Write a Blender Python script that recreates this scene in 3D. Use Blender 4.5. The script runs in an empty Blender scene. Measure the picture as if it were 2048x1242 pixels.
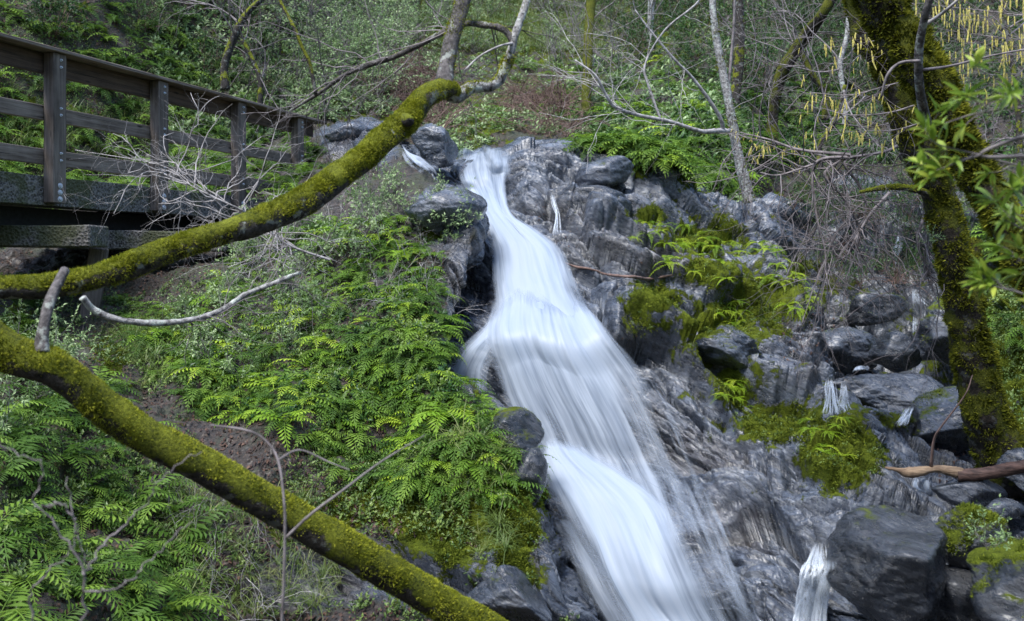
import bpy, math, random
import numpy as np
from mathutils import Vector, Matrix
R = np.random.default_rng(7)
random.seed(7)
F, HOR, H = 2010.0, 522.0, 3.5
sc = bpy.context.scene
COL = sc.collection
def at(px, py, Y):
    return np.array([(px-1024)/F*Y, Y, (HOR-py)/F*Y+H])
def proj(P):
    P = np.asarray(P)
    Y = np.maximum(P[..., 1], .05)
    return 1024+P[..., 0]/Y*F, HOR-(P[..., 2]-H)/Y*F

# ------------------------------------------------------------ numpy noise
def _h(i, j, k, s):
    n = (i.astype(np.int64)*73856093) ^ (j.astype(np.int64)*19349663) ^ (k.astype(np.int64)*83492791) ^ (int(s*100)//100*2654435761 & 0x7fffffff)
    n = (n ^ (n >> 13))*1274126177 & 0x7fffffff
    n = (n ^ (n >> 15))*668265263 & 0x7fffffff
    return ((n ^ (n >> 11)) & 0xffff)/65535.0
def vnoise(p, s=0):
    f = np.floor(p); t = p-f; t = t*t*(3-2*t); f = f.astype(np.int64)
    r = 0
    for a in (0, 1):
        wa = t[:, 0] if a else 1-t[:, 0]
        for b in (0, 1):
            wb = t[:, 1] if b else 1-t[:, 1]
            for c in (0, 1):
                wc = t[:, 2] if c else 1-t[:, 2]
                r = r+wa*wb*wc*_h(f[:, 0]+a, f[:, 1]+b, f[:, 2]+c, s)
    return r*2-1
def fbm(p, o=4, s=0, g=.5):
    r = 0; a = 1; tot = 0
    for i in range(o):
        r = r+a*vnoise(p, s+i*17); tot += a; a *= g; p = p*2.03+5.1
    return r/tot
def cells(p, s=0):
    """cell offset, tilt plane value, and distance to the crack between cells"""
    f = np.floor(p).astype(np.int64); n = len(p)
    b1 = np.full(n, 9.); b2 = np.full(n, 9.); off = np.zeros(n); tilt = np.zeros(n)
    for a in (-1, 0, 1):
        for b in (-1, 0, 1):
            for c in (-1, 0, 1):
                i, j, k = f[:, 0]+a, f[:, 1]+b, f[:, 2]+c
                dx = p[:, 0]-(i+_h(i, j, k, s)); dy = p[:, 1]-(j+_h(i, j, k, s+1)); dz = p[:, 2]-(k+_h(i, j, k, s+2))
                d = np.sqrt(dx*dx+dy*dy+dz*dz)
                new = d < b1
                b2 = np.where(new, b1, np.minimum(b2, d))
                b1 = np.where(new, d, b1)
                off = np.where(new, _h(i, j, k, s+3)*2-1, off)
                tl = dx*(_h(i, j, k, s+4)*2-1)+dy*(_h(i, j, k, s+5)*2-1)+dz*(_h(i, j, k, s+6)*2-1)
                tilt = np.where(new, tl, tilt)
    return off, tilt, b2-b1
SROT = np.array(Matrix.Rotation(math.radians(-36), 3, 'Y') @ Matrix.Rotation(math.radians(28), 3, 'X'))
def rockd(p, s=0, k=1.0):
    q = p @ SROT.T
    w = np.stack([fbm(q*.9, 3, s+1), fbm(q*.9, 3, s+2), fbm(q*.9, 3, s+3)], 1)*.45
    q = q+w
    o1, t1, e1 = cells(q*np.array([.55, .7, 1.4])*k, s+11)
    o2, t2, e2 = cells(q*np.array([1.3, 1.6, 4.6])*k, s+23)
    o3, t3, e3 = cells(q*np.array([3.4, 4.5, 13])*k, s+37)
    d = .20*o1+.34*t1-.16*np.exp(-e1*12)
    d += .04*o2+.10*t2-.05*np.exp(-e2*14)
    d += .014*o3+.05*t3-.014*np.exp(-e3*10)
    d += .16*fbm(q*.8*k, 3, s+4)+.03*fbm(q*np.array([4, 4, 11])*k, 4, s+5)
    d += .013*(1-np.abs(fbm(q*np.array([14, 14, 40])*k, 3, s+8))*2)
    return d/k

# ------------------------------------------------------------ mesh helpers
def mesh(name, V, Fa, m=None, smooth=True, attrs=None, uv=None):
    me = bpy.data.meshes.new(name)
    V = np.ascontiguousarray(V, dtype=np.float32).reshape(-1, 3)
    Fa = np.asarray(Fa, dtype=np.int32)
    nf, k = Fa.shape
    me.vertices.add(len(V)); me.vertices.foreach_set('co', V.ravel())
    me.loops.add(nf*k); me.loops.foreach_set('vertex_index', Fa.ravel())
    me.polygons.add(nf)
    me.polygons.foreach_set('loop_start', np.arange(0, nf*k, k, dtype=np.int32))
    me.polygons.foreach_set('use_smooth', np.full(nf, smooth, dtype=bool))
    for an, av in (attrs or {}).items():
        a = me.attributes.new(an, 'FLOAT', 'POINT')
        a.data.foreach_set('value', np.ascontiguousarray(av, dtype=np.float32).ravel())
    if uv is not None:
        l = me.uv_layers.new(name='UVMap')
        l.data.foreach_set('uv', np.ascontiguousarray(uv[Fa.ravel()], dtype=np.float32).ravel())
    me.update(calc_edges=True); me.validate()
    if m: me.materials.append(m)
    return me
def link(name, me, parent=None, loc=None):
    o = bpy.data.objects.new(name, me); COL.objects.link(o)
    if parent: o.parent = parent
    if loc is not None: o.location = [float(x) for x in loc]
    return o
def tag(o, label=None, cat=None, group=None, kind=None):
    if label: o['label'] = label
    if cat: o['category'] = cat
    if group: o['group'] = group
    if kind: o['kind'] = kind
    return o
def empty(name, loc):
    o = bpy.data.objects.new(name, None); COL.objects.link(o); o.location = [float(x) for x in loc]
    o.empty_display_size = .1
    return o
def crw(n, c):
    """catmull-rom weights, n samples over c control points"""
    W = np.zeros((n, c)); t = np.linspace(0, c-1, n)
    for r, x in enumerate(t):
        i = min(int(x), c-2); f = x-i
        w = [-.5*f+f*f-.5*f**3, 1-2.5*f*f+1.5*f**3, .5*f+2*f*f-1.5*f**3, -.5*f*f+.5*f**3]
        for k2, ww in zip((i-1, i, i+1, i+2), w):
            if k2 < 0: W[r, 0] += 2*ww; W[r, 1] -= ww
            elif k2 > c-1: W[r, c-1] += 2*ww; W[r, c-2] -= ww
            else: W[r, k2] += ww
    return W
def patch(ctrl, nv, nu):
    C = np.array(ctrl, dtype=float)
    if C.shape[2] == 3 and not getattr(patch, 'world', False):
        C = np.stack([(C[..., 0]-1024)/F*C[..., 2], C[..., 2], (HOR-C[..., 1])/F*C[..., 2]+H], -1)
    return np.einsum('ar,bc,rck->abk', crw(nv, C.shape[0]), crw(nu, C.shape[1]), C)
def gnormal(P):
    a = np.gradient(P, axis=0); b = np.gradient(P, axis=1)
    n = np.cross(a, b); n /= np.linalg.norm(n, axis=-1, keepdims=True)+1e-9
    cam = np.array([0, 0, H])
    s = np.sign(((cam-P)*n).sum(-1).mean())
    return n*s
def gfaces(nv, nu):
    i = np.arange(nv*nu).reshape(nv, nu)
    f = np.stack([i[:-1, :-1], i[1:, :-1], i[1:, 1:], i[:-1, 1:]], -1).reshape(-1, 4)
    return f
def smooth_line(pts, n):
    C = np.array(pts, dtype=float)
    return crw(n, len(C)) @ C
def tubes(lines, sides=5):
    """lines: list of (points Nx3, radii N) -> V, F quads"""
    Vs, Fs, base = [], [], 0
    ang = np.arange(sides)/sides*2*math.pi
    ca, sa = np.cos(ang), np.sin(ang)
    for P, r in lines:
        P = np.asarray(P, float); n = len(P)
        if n < 2: continue
        T = np.gradient(P, axis=0); T /= np.linalg.norm(T, axis=1, keepdims=True)+1e-9
        up = np.array([.13, .2, 1.]) if abs(T[:, 2]).mean() < .8 else np.array([1., .2, .1])
        A = np.cross(T, up); A /= np.linalg.norm(A, axis=1, keepdims=True)+1e-9
        B = np.cross(T, A)
        r = np.asarray(r, float)*np.ones(n)
        V = P[:, None]+r[:, None, None]*(A[:, None]*ca[None, :, None]+B[:, None]*sa[None, :, None])
        Vs.append(V.reshape(-1, 3))
        i = np.arange(n*sides).reshape(n, sides)+base; j = np.roll(i, -1, 1)
        Fs.append(np.stack([i[:-1], i[1:], j[1:], j[:-1]], -1).reshape(-1, 4))
        c0 = i[0]; c1 = i[-1]
        if sides == 4: Fs.append(np.array([c0[::-1], c1]))
        base += n*sides
    return np.concatenate(Vs), np.concatenate(Fs)
def inpoly(px, py, poly):
    r = np.zeros(px.shape, bool); n = len(poly)
    for i in range(n):
        x1, y1 = poly[i]; x2, y2 = poly[(i+1) % n]
        c = ((y1 > py) != (y2 > py)) & (px < (x2-x1)*(py-y1)/((y2-y1) if y2 != y1 else 1e-9)+x1)
        r ^= c
    return r
def spots(px, py, L):
    r = np.zeros(px.shape)
    for x, y, a, b, w in L:
        r = np.maximum(r, w*np.exp(-(((px-x)/a)**2+((py-y)/b)**2)))
    return r

# ------------------------------------------------------------ materials
class NT:
    def __init__(s, name):
        s.m = bpy.data.materials.new(name); s.m.use_nodes = True
        s.t = s.m.node_tree; s.n = s.t.nodes; s.n.clear()
        s.out = s.n.new('ShaderNodeOutputMaterial')
    def add(s, ty, ins=None, **props):
        d = s.n.new('ShaderNode'+ty)
        for k, v in props.items(): setattr(d, k, v)
        for k, v in (ins or {}).items(): s.put(d.inputs[k], v)
        return d
    def put(s, sock, v):
        if isinstance(v, bpy.types.NodeSocket): s.t.links.new(v, sock)
        elif isinstance(v, bpy.types.Node): s.t.links.new(v.outputs[0], sock)
        else:
            try: sock.default_value = v
            except Exception: sock.default_value = (*v, 1)
    def coord(s, scale=(1, 1, 1), rot=(0, 0, 0), src='Object'):
        c = s.add('TexCoord').outputs[src]
        if any(rot): c = s.add('Mapping', {'Vector': c, 'Rotation': rot}).outputs[0]
        return s.add('Mapping', {'Vector': c, 'Scale': scale}).outputs[0]
    def noise(s, co, scale, detail=5, rough=.55, dist=0):
        return s.add('TexNoise', {'Vector': co, 'Scale': scale, 'Detail': detail, 'Roughness': rough, 'Distortion': dist}).outputs[0]
    def ramp(s, f, stops, interp='LINEAR'):
        r = s.add('ValToRGB', {'Fac': f}); e = r.color_ramp; e.interpolation = interp
        while len(e.elements) < len(stops): e.elements.new(.5)
        for i, (p, c) in enumerate(stops):
            e.elements[i].position = p
            e.elements[i].color = (*c, 1) if isinstance(c, (tuple, list)) else (c, c, c, 1)
        return r.outputs[0]
    def math(s, op, a, b=0, clamp=False):
        d = s.add('Math', {0: a, 1: b}, operation=op, use_clamp=clamp); return d.outputs[0]
    def mix(s, f, a, b):
        d = s.add('Mix', data_type='RGBA')
        s.put(d.inputs[0], f); s.put(d.inputs[6], a); s.put(d.inputs[7], b); return d.outputs[2]
    def mixf(s, f, a, b):
        d = s.add('Mix', data_type='FLOAT')
        s.put(d.inputs[0], f); s.put(d.inputs[2], a); s.put(d.inputs[3], b); return d.outputs[0]
    def attr(s, n): return s.add('Attribute', attribute_name=n).outputs['Fac']
    def bump(s, h, st, dist=.02, prev=None):
        i = {'Height': h, 'Strength': st, 'Distance': dist}
        if prev is not None: i['Normal'] = prev
        return s.add('Bump', i).outputs[0]
    def bsdf(s, **k):
        i = {'Base Color': k.get('col', (.5, .5, .5)), 'Roughness': k.get('rough', .6)}
        if 'spec' in k: i['Specular IOR Level'] = k['spec']
        if 'nrm' in k: i['Normal'] = k['nrm']
        if 'coat' in k: i['Coat Weight'] = k['coat']; i['Coat Roughness'] = .25
        return s.add('BsdfPrincipled', i)
    def done(s, sh):
        s.put(s.out.inputs[0], sh); return s.m

MOSS_A, MOSS_B = (.018, .028, .004), (.15, .185, .017)
def rock_mat(name, dark=1.0, boulder=False, soil=False):
    n = NT(name)
    rot = (math.radians(28), math.radians(-36), 0)
    c = n.coord((1, 1, 3.4), rot); c0 = n.coord()
    a = n.noise(n.coord((1, 1, 2.1), rot), 2.3, 9, .70, .5); b = n.noise(c, 10, 8, .7, .4); big = n.noise(c0, .8, 4, .5)
    v = n.math('ADD', n.math('ADD', n.math('MULTIPLY', a, .60), n.math('MULTIPLY', b, .30)), n.math('MULTIPLY', n.noise(n.coord((1, 1, 9), rot), 5, 6, .65, .3), .10))
    k = dark
    col = n.ramp(v, [(.37, (.010*k, .012*k, .016*k)), (.46, (.040*k, .050*k, .072*k)), (.53, (.098*k, .118*k, .158*k)), (.68, (.24*k, .275*k, .335*k))])
    brown = n.mix(n.ramp(b, [(.35, 0), (.65, 1)]), (.009*k, .007*k, .006*k), (.085*k, .062*k, .05*k))
    col = n.mix(n.math('MULTIPLY', n.ramp(big, [(.56, 0), (.66, 1)]), .5), col, brown)
    if not boulder:
        col = n.mix(n.math('MULTIPLY', n.attr('brown'), .85), col, brown)
        col = n.mix(n.math('MULTIPLY', n.attr('recess_shade'), .8), col, n.ramp(a, [(.38, (.006, .008, .010)), (.62, (.05, .058, .07))]))  # mixes painted shade into the rock colour
    w = n.add('TexWave', {'Vector': n.coord((1, 1, 1), rot), 'Scale': 1.3, 'Distortion': 9, 'Detail': 4, 'Detail Scale': 1.6}, bands_direction='Z').outputs[1]
    vein = n.ramp(w, [(.95, 0), (1, .28)])
    col = n.mix(vein, col, (.32*k, .33*k, .34*k))
    # lichen speckle
    vo = n.noise(c0, 42, 3, .7)
    col = n.mix(n.math('MULTIPLY', n.ramp(vo, [(.62, 0), (.68, 1)]), .5), col, (.26*k, .29*k, .25*k))
    hgt = n.math('ADD', n.math('MULTIPLY', a, .7), n.math('MULTIPLY', b, .3))
    bmp = n.bump(hgt, .9, .07); bmp = n.bump(n.noise(c, 45, 6, .7), .6, .012, bmp)
    geo = n.add('NewGeometry'); nz = n.add('SeparateXYZ', {0: geo.outputs['Normal']}).outputs[2]
    mn = n.noise(c0, 5.5, 7, .65); mf = n.noise(c0, 60, 4, .7)
    mcol = n.mix(n.ramp(n.math('ADD', n.math('MULTIPLY', mf, .5), n.math('MULTIPLY', n.noise(c0, 9, 4), .5)), [(.36, 0), (.64, 1)]), MOSS_A, MOSS_B)
    if boulder:
        mm = n.math('ADD', n.math('MULTIPLY', nz, .32), n.math('MULTIPLY', mn, 1.0))
        mm = n.math('ADD', mm, n.math('SUBTRACT', n.attr('moss'), .5))
    else:
        mm = n.math('ADD', n.math('ADD', n.math('MULTIPLY', n.attr('moss'), 1.0), n.math('MULTIPLY', n.math('SUBTRACT', n.noise(c0, 4.0, 9, .72), .5), 3.2)), n.math('MULTIPLY', nz, .12))
    mask = n.ramp(mm, [(.56 if not boulder else .72, 0), (.68 if not boulder else .84, 1)])
    if soil:
        sn = n.noise(c0, 18, 7, .75); sv = n.add('TexVoronoi', {'Vector': c0, 'Scale': 26.0}).outputs[0]
        scol = n.ramp(sn, [(.38, (.005, .004, .003)), (.52, (.026, .016, .010)), (.64, (.065, .040, .025)), (.76, (.14, .10, .07))])
        scol = n.mix(n.math('MULTIPLY', n.ramp(n.noise(c0, 2.2, 4), [(.45, 0), (.6, 1)]), .6), scol, (.03, .042, .01))
        sm = n.ramp(n.math('ADD', n.attr('soil'), n.math('MULTIPLY', n.math('SUBTRACT', mn, .5), .9)), [(.4, 0), (.6, 1)])
        col = n.mix(sm, col, scol)
        bmp = n.bump(n.math('MULTIPLY', sm, n.math('ADD', sn, sv)), .7, .04, bmp)
        rough0 = n.mixf(sm, n.ramp(b, [(.35, .18), (.65, .4)]), .85)
    else:
        rough0 = n.ramp(b, [(.35, .18), (.65, .42)])
    col = n.mix(mask, col, mcol)
    bmp = n.bump(n.math('MULTIPLY', mask, mf), .9, .03, bmp)
    return n.done(n.bsdf(col=col, rough=n.mixf(mask, rough0, .95), spec=n.mixf(mask, .8, .1), nrm=bmp, coat=n.mixf(mask, .25 if not soil else .1, 0)))
M = {}
M['rock'] = rock_mat('wet_rock', .70)
M['bank'] = rock_mat('bank_rock_soil', .65, soil=True)
M['boulder'] = rock_mat('boulder_rock', .42, boulder=True)
M['boulder_dark'] = rock_mat('boulder_dark_rock', .22, boulder=True)
M['boulder_grey'] = rock_mat('boulder_grey_rock', .62, boulder=True)
def bark_mat(name, dark, light, moss=.5, lichen=.5, mossy=(.24, .26, .022)):
    n = NT(name); c0 = n.coord(); geo = n.add('NewGeometry'); nz = n.add('SeparateXYZ', {0: geo.outputs['Normal']}).outputs[2]
    b = n.noise(c0, 30, 7, .7); a = n.noise(c0, 7, 5, .6)
    col = n.ramp(b, [(.36, dark), (.64, light)])
    col = n.mix(n.math('MULTIPLY', n.ramp(n.noise(c0, 13, 5, .6), [(.56, 0), (.6, 1)]), lichen), col, (.42, .45, .40))
    mf = n.noise(c0, 75, 4, .75)
    mcol = n.mix(n.ramp(n.math('ADD', n.math('MULTIPLY', mf, .6), n.math('MULTIPLY', a, .4)), [(.36, 0), (.62, 1)]), MOSS_A, mossy)
    mm = n.math('ADD', n.math('MULTIPLY', nz, .5), n.math('ADD', n.math('MULTIPLY', n.noise(c0, 5, 6, .7), 1.9), moss-.95))
    mask = n.ramp(mm, [(.42, 0), (.52, 1)])
    col = n.mix(mask, col, mcol)
    bm = n.bump(b, .8, .02); bm = n.bump(n.math('MULTIPLY', mask, mf), 1, .02, bm)
    return n.done(n.bsdf(col=col, rough=.9, spec=.2, nrm=bm))
M['moss_bark'] = bark_mat('mossy_bark', (.010, .009, .008), (.085, .075, .065), .50, .5)
M['moss_bark_low'] = bark_mat('mossy_bark_low', (.010, .009, .008), (.07, .06, .05), .66, .2)
M['moss_bark_right'] = bark_mat('mossy_bark_heavy', (.007, .006, .005), (.045, .036, .028), .55, .12, (.12, .125, .012))
M['grey_bark'] = bark_mat('grey_bark', (.03, .027, .026), (.15, .135, .13), -.12, .5)
M['pale_bark'] = bark_mat('pale_lichen_bark', (.05, .045, .045), (.42, .41, .39), -.3, .95)
M['dark_bark'] = bark_mat('dark_bark', (.012, .011, .010), (.06, .052, .047), .38, .25)
def plain(name, c1, c2, scale=20, rough=.8, spec=.3, bump=.4, dist=.01, stretch=(1, 1, 1)):
    n = NT(name); c = n.coord(stretch); v = n.noise(c, scale, 6, .65)
    return n.done(n.bsdf(col=n.ramp(v, [(.35, c1), (.65, c2)]), rough=rough, spec=spec, nrm=n.bump(v, bump, dist)))
M['twig_pale'] = plain('pale_twig_bark', (.14, .13, .125), (.46, .43, .42), 14)
M['twig_grey'] = plain('grey_twig_bark', (.07, .06, .06), (.24, .21, .21), 12)
M['twig_brown'] = plain('brown_cane', (.06, .035, .028), (.21, .14, .115), 9)
M['catkin'] = plain('yellow_catkin', (.33, .27, .05), (.62, .55, .17), 60)
M['steel'] = plain('galvanised_steel', (.30, .33, .36), (.60, .64, .7), 70, .4, .6)
def leaf_mat(name, c1, c2, c3=None, tr=.35, rough=.45, spec=.4):
    n = NT(name); oi = n.add('ObjectInfo').outputs['Random']
    r = n.math('FRACT', n.math('ADD', oi, n.attr('rnd')))
    v = n.noise(n.coord((1, 1, 1)), 1.1, 3)
    f = n.math('ADD', n.math('MULTIPLY', r, .6), n.math('MULTIPLY', v, .5), True)
    col = n.ramp(f, [(.12, c1), (.55, c2), (.95, c3 or c2)])
    b = n.bsdf(col=col, rough=rough, spec=spec)
    t = n.add('BsdfTranslucent', {'Color': col})
    return n.done(n.add('MixShader', {0: tr, 1: b, 2: t}))
M['fern'] = leaf_mat('fern_green', (.045, .095, .012), (.17, .31, .022), (.42, .54, .05), .38, .55, .22)
M['fern_cool'] = leaf_mat('fern_cool_green', (.025, .06, .012), (.085, .17, .022), (.22, .34, .045), .38, .55, .22)
M['fern_hang'] = leaf_mat('fern_yellow_green', (.09, .17, .012), (.23, .36, .02), (.42, .50, .04), .4, .5, .22)
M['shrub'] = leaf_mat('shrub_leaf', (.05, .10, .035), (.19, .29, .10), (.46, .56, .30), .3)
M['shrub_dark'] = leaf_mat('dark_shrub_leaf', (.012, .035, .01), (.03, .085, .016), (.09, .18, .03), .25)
M['laurel'] = leaf_mat('bay_laurel_leaf', (.09, .16, .02), (.21, .32, .04), (.45, .50, .08), .4, .35)
M['cover'] = leaf_mat('ground_cover_leaf', (.015, .035, .008), (.075, .13, .025), (.22, .30, .07), .25)
M['grass'] = leaf_mat('grass_blade', (.06, .10, .02), (.13, .19, .04), (.30, .30, .12), .3)
M['litter'] = leaf_mat('dead_leaf', (.014, .008, .006), (.042, .021, .015), (.13, .07, .042), .1, .7)
M['mossfuzz'] = leaf_mat('moss_tuft', (.045, .06, .006), (.22, .24, .018), (.56, .56, .07), .3, .9, .1)
M['mossfuzz_mid'] = leaf_mat('moss_tuft_mid', (.028, .042, .006), (.095, .125, .014), (.26, .30, .035), .3, .9, .1)
M['mossfuzz_dark'] = leaf_mat('moss_tuft_dark', (.018, .024, .004), (.095, .105, .010), (.30, .30, .03), .3, .9, .1)

# ------------------------------------------------------------ terrain
def col_interp(ys, xs, y): return np.interp(y, ys, xs)
CH_Y = [285, 300, 340, 380, 430, 460, 500, 560, 610, 640, 700, 760, 800, 860, 900, 960, 1000, 1080, 1160, 1242, 1400]
CH_L = [915, 908, 903, 925, 953, 963, 975, 975, 982, 955, 915, 900, 985, 1045, 1080, 1082, 1105, 1140, 1168, 1225, 1330]
CH_R = [1015, 1022, 1030, 1022, 1030, 1078, 1125, 1150, 1175, 1200, 1252, 1290, 1322, 1355, 1372, 1395, 1410, 1440, 1465, 1530, 1650]
def chan(px, py, soft=28):
    l = np.interp(py, CH_Y, CH_L); r = np.interp(py, CH_Y, CH_R)
    a = 1/(1+np.exp(-(px-l)/soft*2)); b = 1/(1+np.exp((px-r)/soft*2))
    return a*b*(py > 270)
RF = [
 ([780, 910, 1040, 1240, 1400, 1540, 1680, 1850, 2050, 2600], [330, 315, 292, 312, 362, 402, 410, 400, 400, 380], [18.5, 18.5, 18.5, 18, 17.6, 17.6, 18.6, 17.8, 14.8, 11.5]),
 ([790, 915, 1040, 1240, 1400, 1520, 1680, 1850, 2050, 2600], [335, 303, 288, 318, 378, 418, 440, 430, 430, 430], [14.8, 15, 15, 15, 15, 15.2, 17, 16.5, 13.5, 10.8]),
 ([820, 940, 1050, 1250, 1420, 1530, 1680, 1860, 2060, 2600], [390, 380, 370, 392, 438, 468, 490, 490, 490, 490], [13.9, 14, 13.7, 13.8, 13.9, 14.2, 16, 15.6, 12.8, 10.3]),
 ([850, 970, 1090, 1260, 1440, 1550, 1690, 1865, 2065, 2600], [470, 465, 460, 470, 500, 530, 550, 550, 550, 550], [12.8, 12.8, 12.6, 12.8, 12.9, 13.2, 15, 14.8, 12.2, 9.8]),
 ([860, 980, 1140, 1300, 1460, 1590, 1710, 1870, 2070, 2600], [580, 580, 580, 580, 600, 620, 620, 620, 620, 620], [11.9, 11.8, 11.6, 11.7, 12, 12.2, 13.6, 13.6, 11.6, 9.4]),
 ([870, 980, 1180, 1350, 1480, 1620, 1720, 1880, 2080, 2600], [650, 645, 640, 660, 690, 700, 690, 690, 690, 690], [11.3, 11.1, 10.9, 11, 11.2, 11.5, 12.8, 12.9, 11, 9]),
 ([900, 1020, 1230, 1400, 1530, 1640, 1740, 1890, 2080, 2600], [800, 800, 800, 800, 800, 800, 780, 780, 780, 800], [10.8, 10.6, 10.4, 10.2, 10.2, 10.3, 11.3, 11.6, 10.2, 8.4]),
 ([960, 1080, 1300, 1460, 1580, 1700, 1790, 1910, 2080, 2600], [950, 950, 950, 950, 940, 930, 900, 890, 900, 930], [10.2, 10, 9.8, 9.3, 9.1, 9.1, 9.8, 10.1, 9.2, 7.6]),
 ([1000, 1130, 1350, 1480, 1600, 1720, 1830, 1940, 2100, 2600], [1060]*10, [9.4, 9.3, 8.9, 8.5, 8.2, 8.1, 8.2, 8.4, 8, 6.8]),
 ([1050, 1200, 1400, 1520, 1640, 1760, 1870, 1980, 2120, 2600], [1200]*10, [8.8, 8.6, 8.2, 7.8, 7.5, 7.3, 7.2, 7.2, 6.9, 6]),
 ([1050, 1220, 1420, 1540, 1660, 1780, 1890, 2000, 2140, 2600], [1400]*10, [8.2, 8, 7.7, 7.3, 7, 6.7, 6.5, 6.4, 6.1, 5.3]),
 ([900, 1220, 1500, 1600, 1760, 1880, 2000, 2200, 2400, 3000], [2300]*10, [4, 4, 4, 4, 3.9, 3.8, 3.7, 3.6, 3.5, 3.4]),
]
def ctrl(rows): return np.stack([np.stack([np.array(r[0], float), np.array(r[1], float), np.array(r[2], float)], -1) for r in rows])
NV, NU = 880, 820
RP = patch(ctrl(RF), NV, NU)
from mathutils.kdtree import KDTree
_px, _py = proj(RP[::6, ::6].reshape(-1, 3)); _Y = RP[::6, ::6, 1].ravel()
kd = KDTree(len(_px))
for i in range(len(_px)): kd.insert((_px[i], _py[i], 0), i)
kd.balance()
def rockY(px, py):
    s = w = 0
    for co, i, d in kd.find_n((px, py, 0), 6):
        k = 1/(d*d+20); s += k*_Y[i]; w += k
    return s/w
N0 = gnormal(RP); flat = RP.reshape(-1, 3)
px, py = proj(flat); ch = chan(px, py, 34)
d = rockd(flat, 3)
def ledge(px, py, L, amp, up=70, dn=60, seed=0):
    xs = [a[0] for a in L]; ys = [a[1] for a in L]
    q = np.stack([px*.012, py*.012, px*0+seed], 1)
    dy = py-np.interp(px, xs, ys)-22*fbm(q, 4, 500+seed)
    w = np.clip((px-xs[0])/30, 0, 1)*np.clip((xs[-1]-px)/30, 0, 1)
    st = np.tanh(dy/5)
    return w*np.where(dy < 0, -st*amp*np.exp(dy/up), -st*amp*1.2*np.exp(-dy/dn))
for k_, (L_, a_) in enumerate([([(1020, 380), (1100, 392), (1180, 440), (1260, 462), (1360, 490)], .26), ([(1110, 500), (1200, 540), (1300, 560), (1400, 590), (1520, 610)], .20), ([(1380, 690), (1480, 735), (1540, 760), (1640, 790)], .30),
    ([(1230, 640), (1350, 700), (1420, 750), (1480, 830)], .2), ([(1320, 340), (1420, 385), (1520, 430)], .15), ([(1400, 960), (1500, 1040), (1600, 1110), (1660, 1130)], .04), ([(1500, 500), (1560, 560), (1620, 660)], .2),
    ([(1560, 880), (1660, 960), (1760, 1000), (1860, 1010)], .14), ([(1640, 480), (1750, 500), (1900, 480)], .3), ([(1640, 580), (1750, 600), (1900, 570)], .25), ([(1080, 330), (1160, 345), (1280, 390), (1400, 430)], .10)]):
    d = d+ledge(px, py, L_, a_, seed=k_)
gul = 1/(1+np.exp(-(px-1560-(py-450)*.15)/40))*(py < 900)
top = np.clip((345-py)/60, 0, 1)*(px < 1560)
d = d*(1-.45*ch)*(1+.25*gul)*(1-.6*top)-.05*top-.16*ch
RP = RP+(d[:, None]*N0.reshape(-1, 3)).reshape(RP.shape)
RN = gnormal(RP).reshape(-1, 3); flat = RP.reshape(-1, 3); rpx, rpy = proj(flat)
mossL = [(1290, 425, 60, 22, .95), (1410, 470, 90, 35, .8), (1300, 600, 70, 45, 1.0), (1290, 640, 60, 35, .8), (1520, 600, 80, 60, 1.0), (1420, 540, 70, 40, .8), (1440, 650, 90, 60, .95),
         (1680, 905, 95, 85, 1.35), (1560, 845, 130, 48, 1.1), (1470, 790, 60, 50, .8), (1510, 875, 45, 20, .6), (1800, 845, 50, 24, .9), (1330, 310, 100, 40, .55),
         (1250, 300, 60, 24, .6), (1420, 350, 60, 30, .8), (1600, 540, 50, 40, .6), (1640, 570, 60, 50, .5), (1960, 700, 100, 120, .8), (2050, 800, 100, 200, .9), (2040, 550, 120, 150, .7),
         (1380, 700, 60, 40, .45), (1240, 340, 80, 20, .5), (1180, 330, 80, 20, .3)]
moss = spots(rpx, rpy, mossL)+.22*(rpx > 1180)*(rpy < 800)*np.clip((rpx-1180)/200, 0, 1)-.5*ch
brown = spots(rpx, rpy, [(1190, 490, 90, 45, .9), (1110, 430, 60, 40, .8), (1330, 520, 110, 35, .8), (1620, 620, 120, 120, .6), (1290, 690, 80, 30, .7), (2000, 900, 140, 100, .8), (950, 560, 60, 80, .3)])
recess_shade = np.clip((rpx-1560-(rpy-420)*.25)/60, 0, 1)*np.clip((820-rpy)/150, .25, 1)  # shade of the gully and recesses, painted as darker rock colour
recess_shade = np.maximum(recess_shade, spots(rpx, rpy, [(1180, 500, 110, 60, .7), (1300, 700, 80, 60, .6), (1100, 430, 50, 40, .6), (1680, 1150, 120, 90, .8)]))
rock = link('rock_face', mesh('rock_face', flat, gfaces(NV, NU), M['rock'], True, {'moss': moss, 'brown': brown, 'recess_shade': recess_shade}))
tag(rock, kind='structure')

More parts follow.
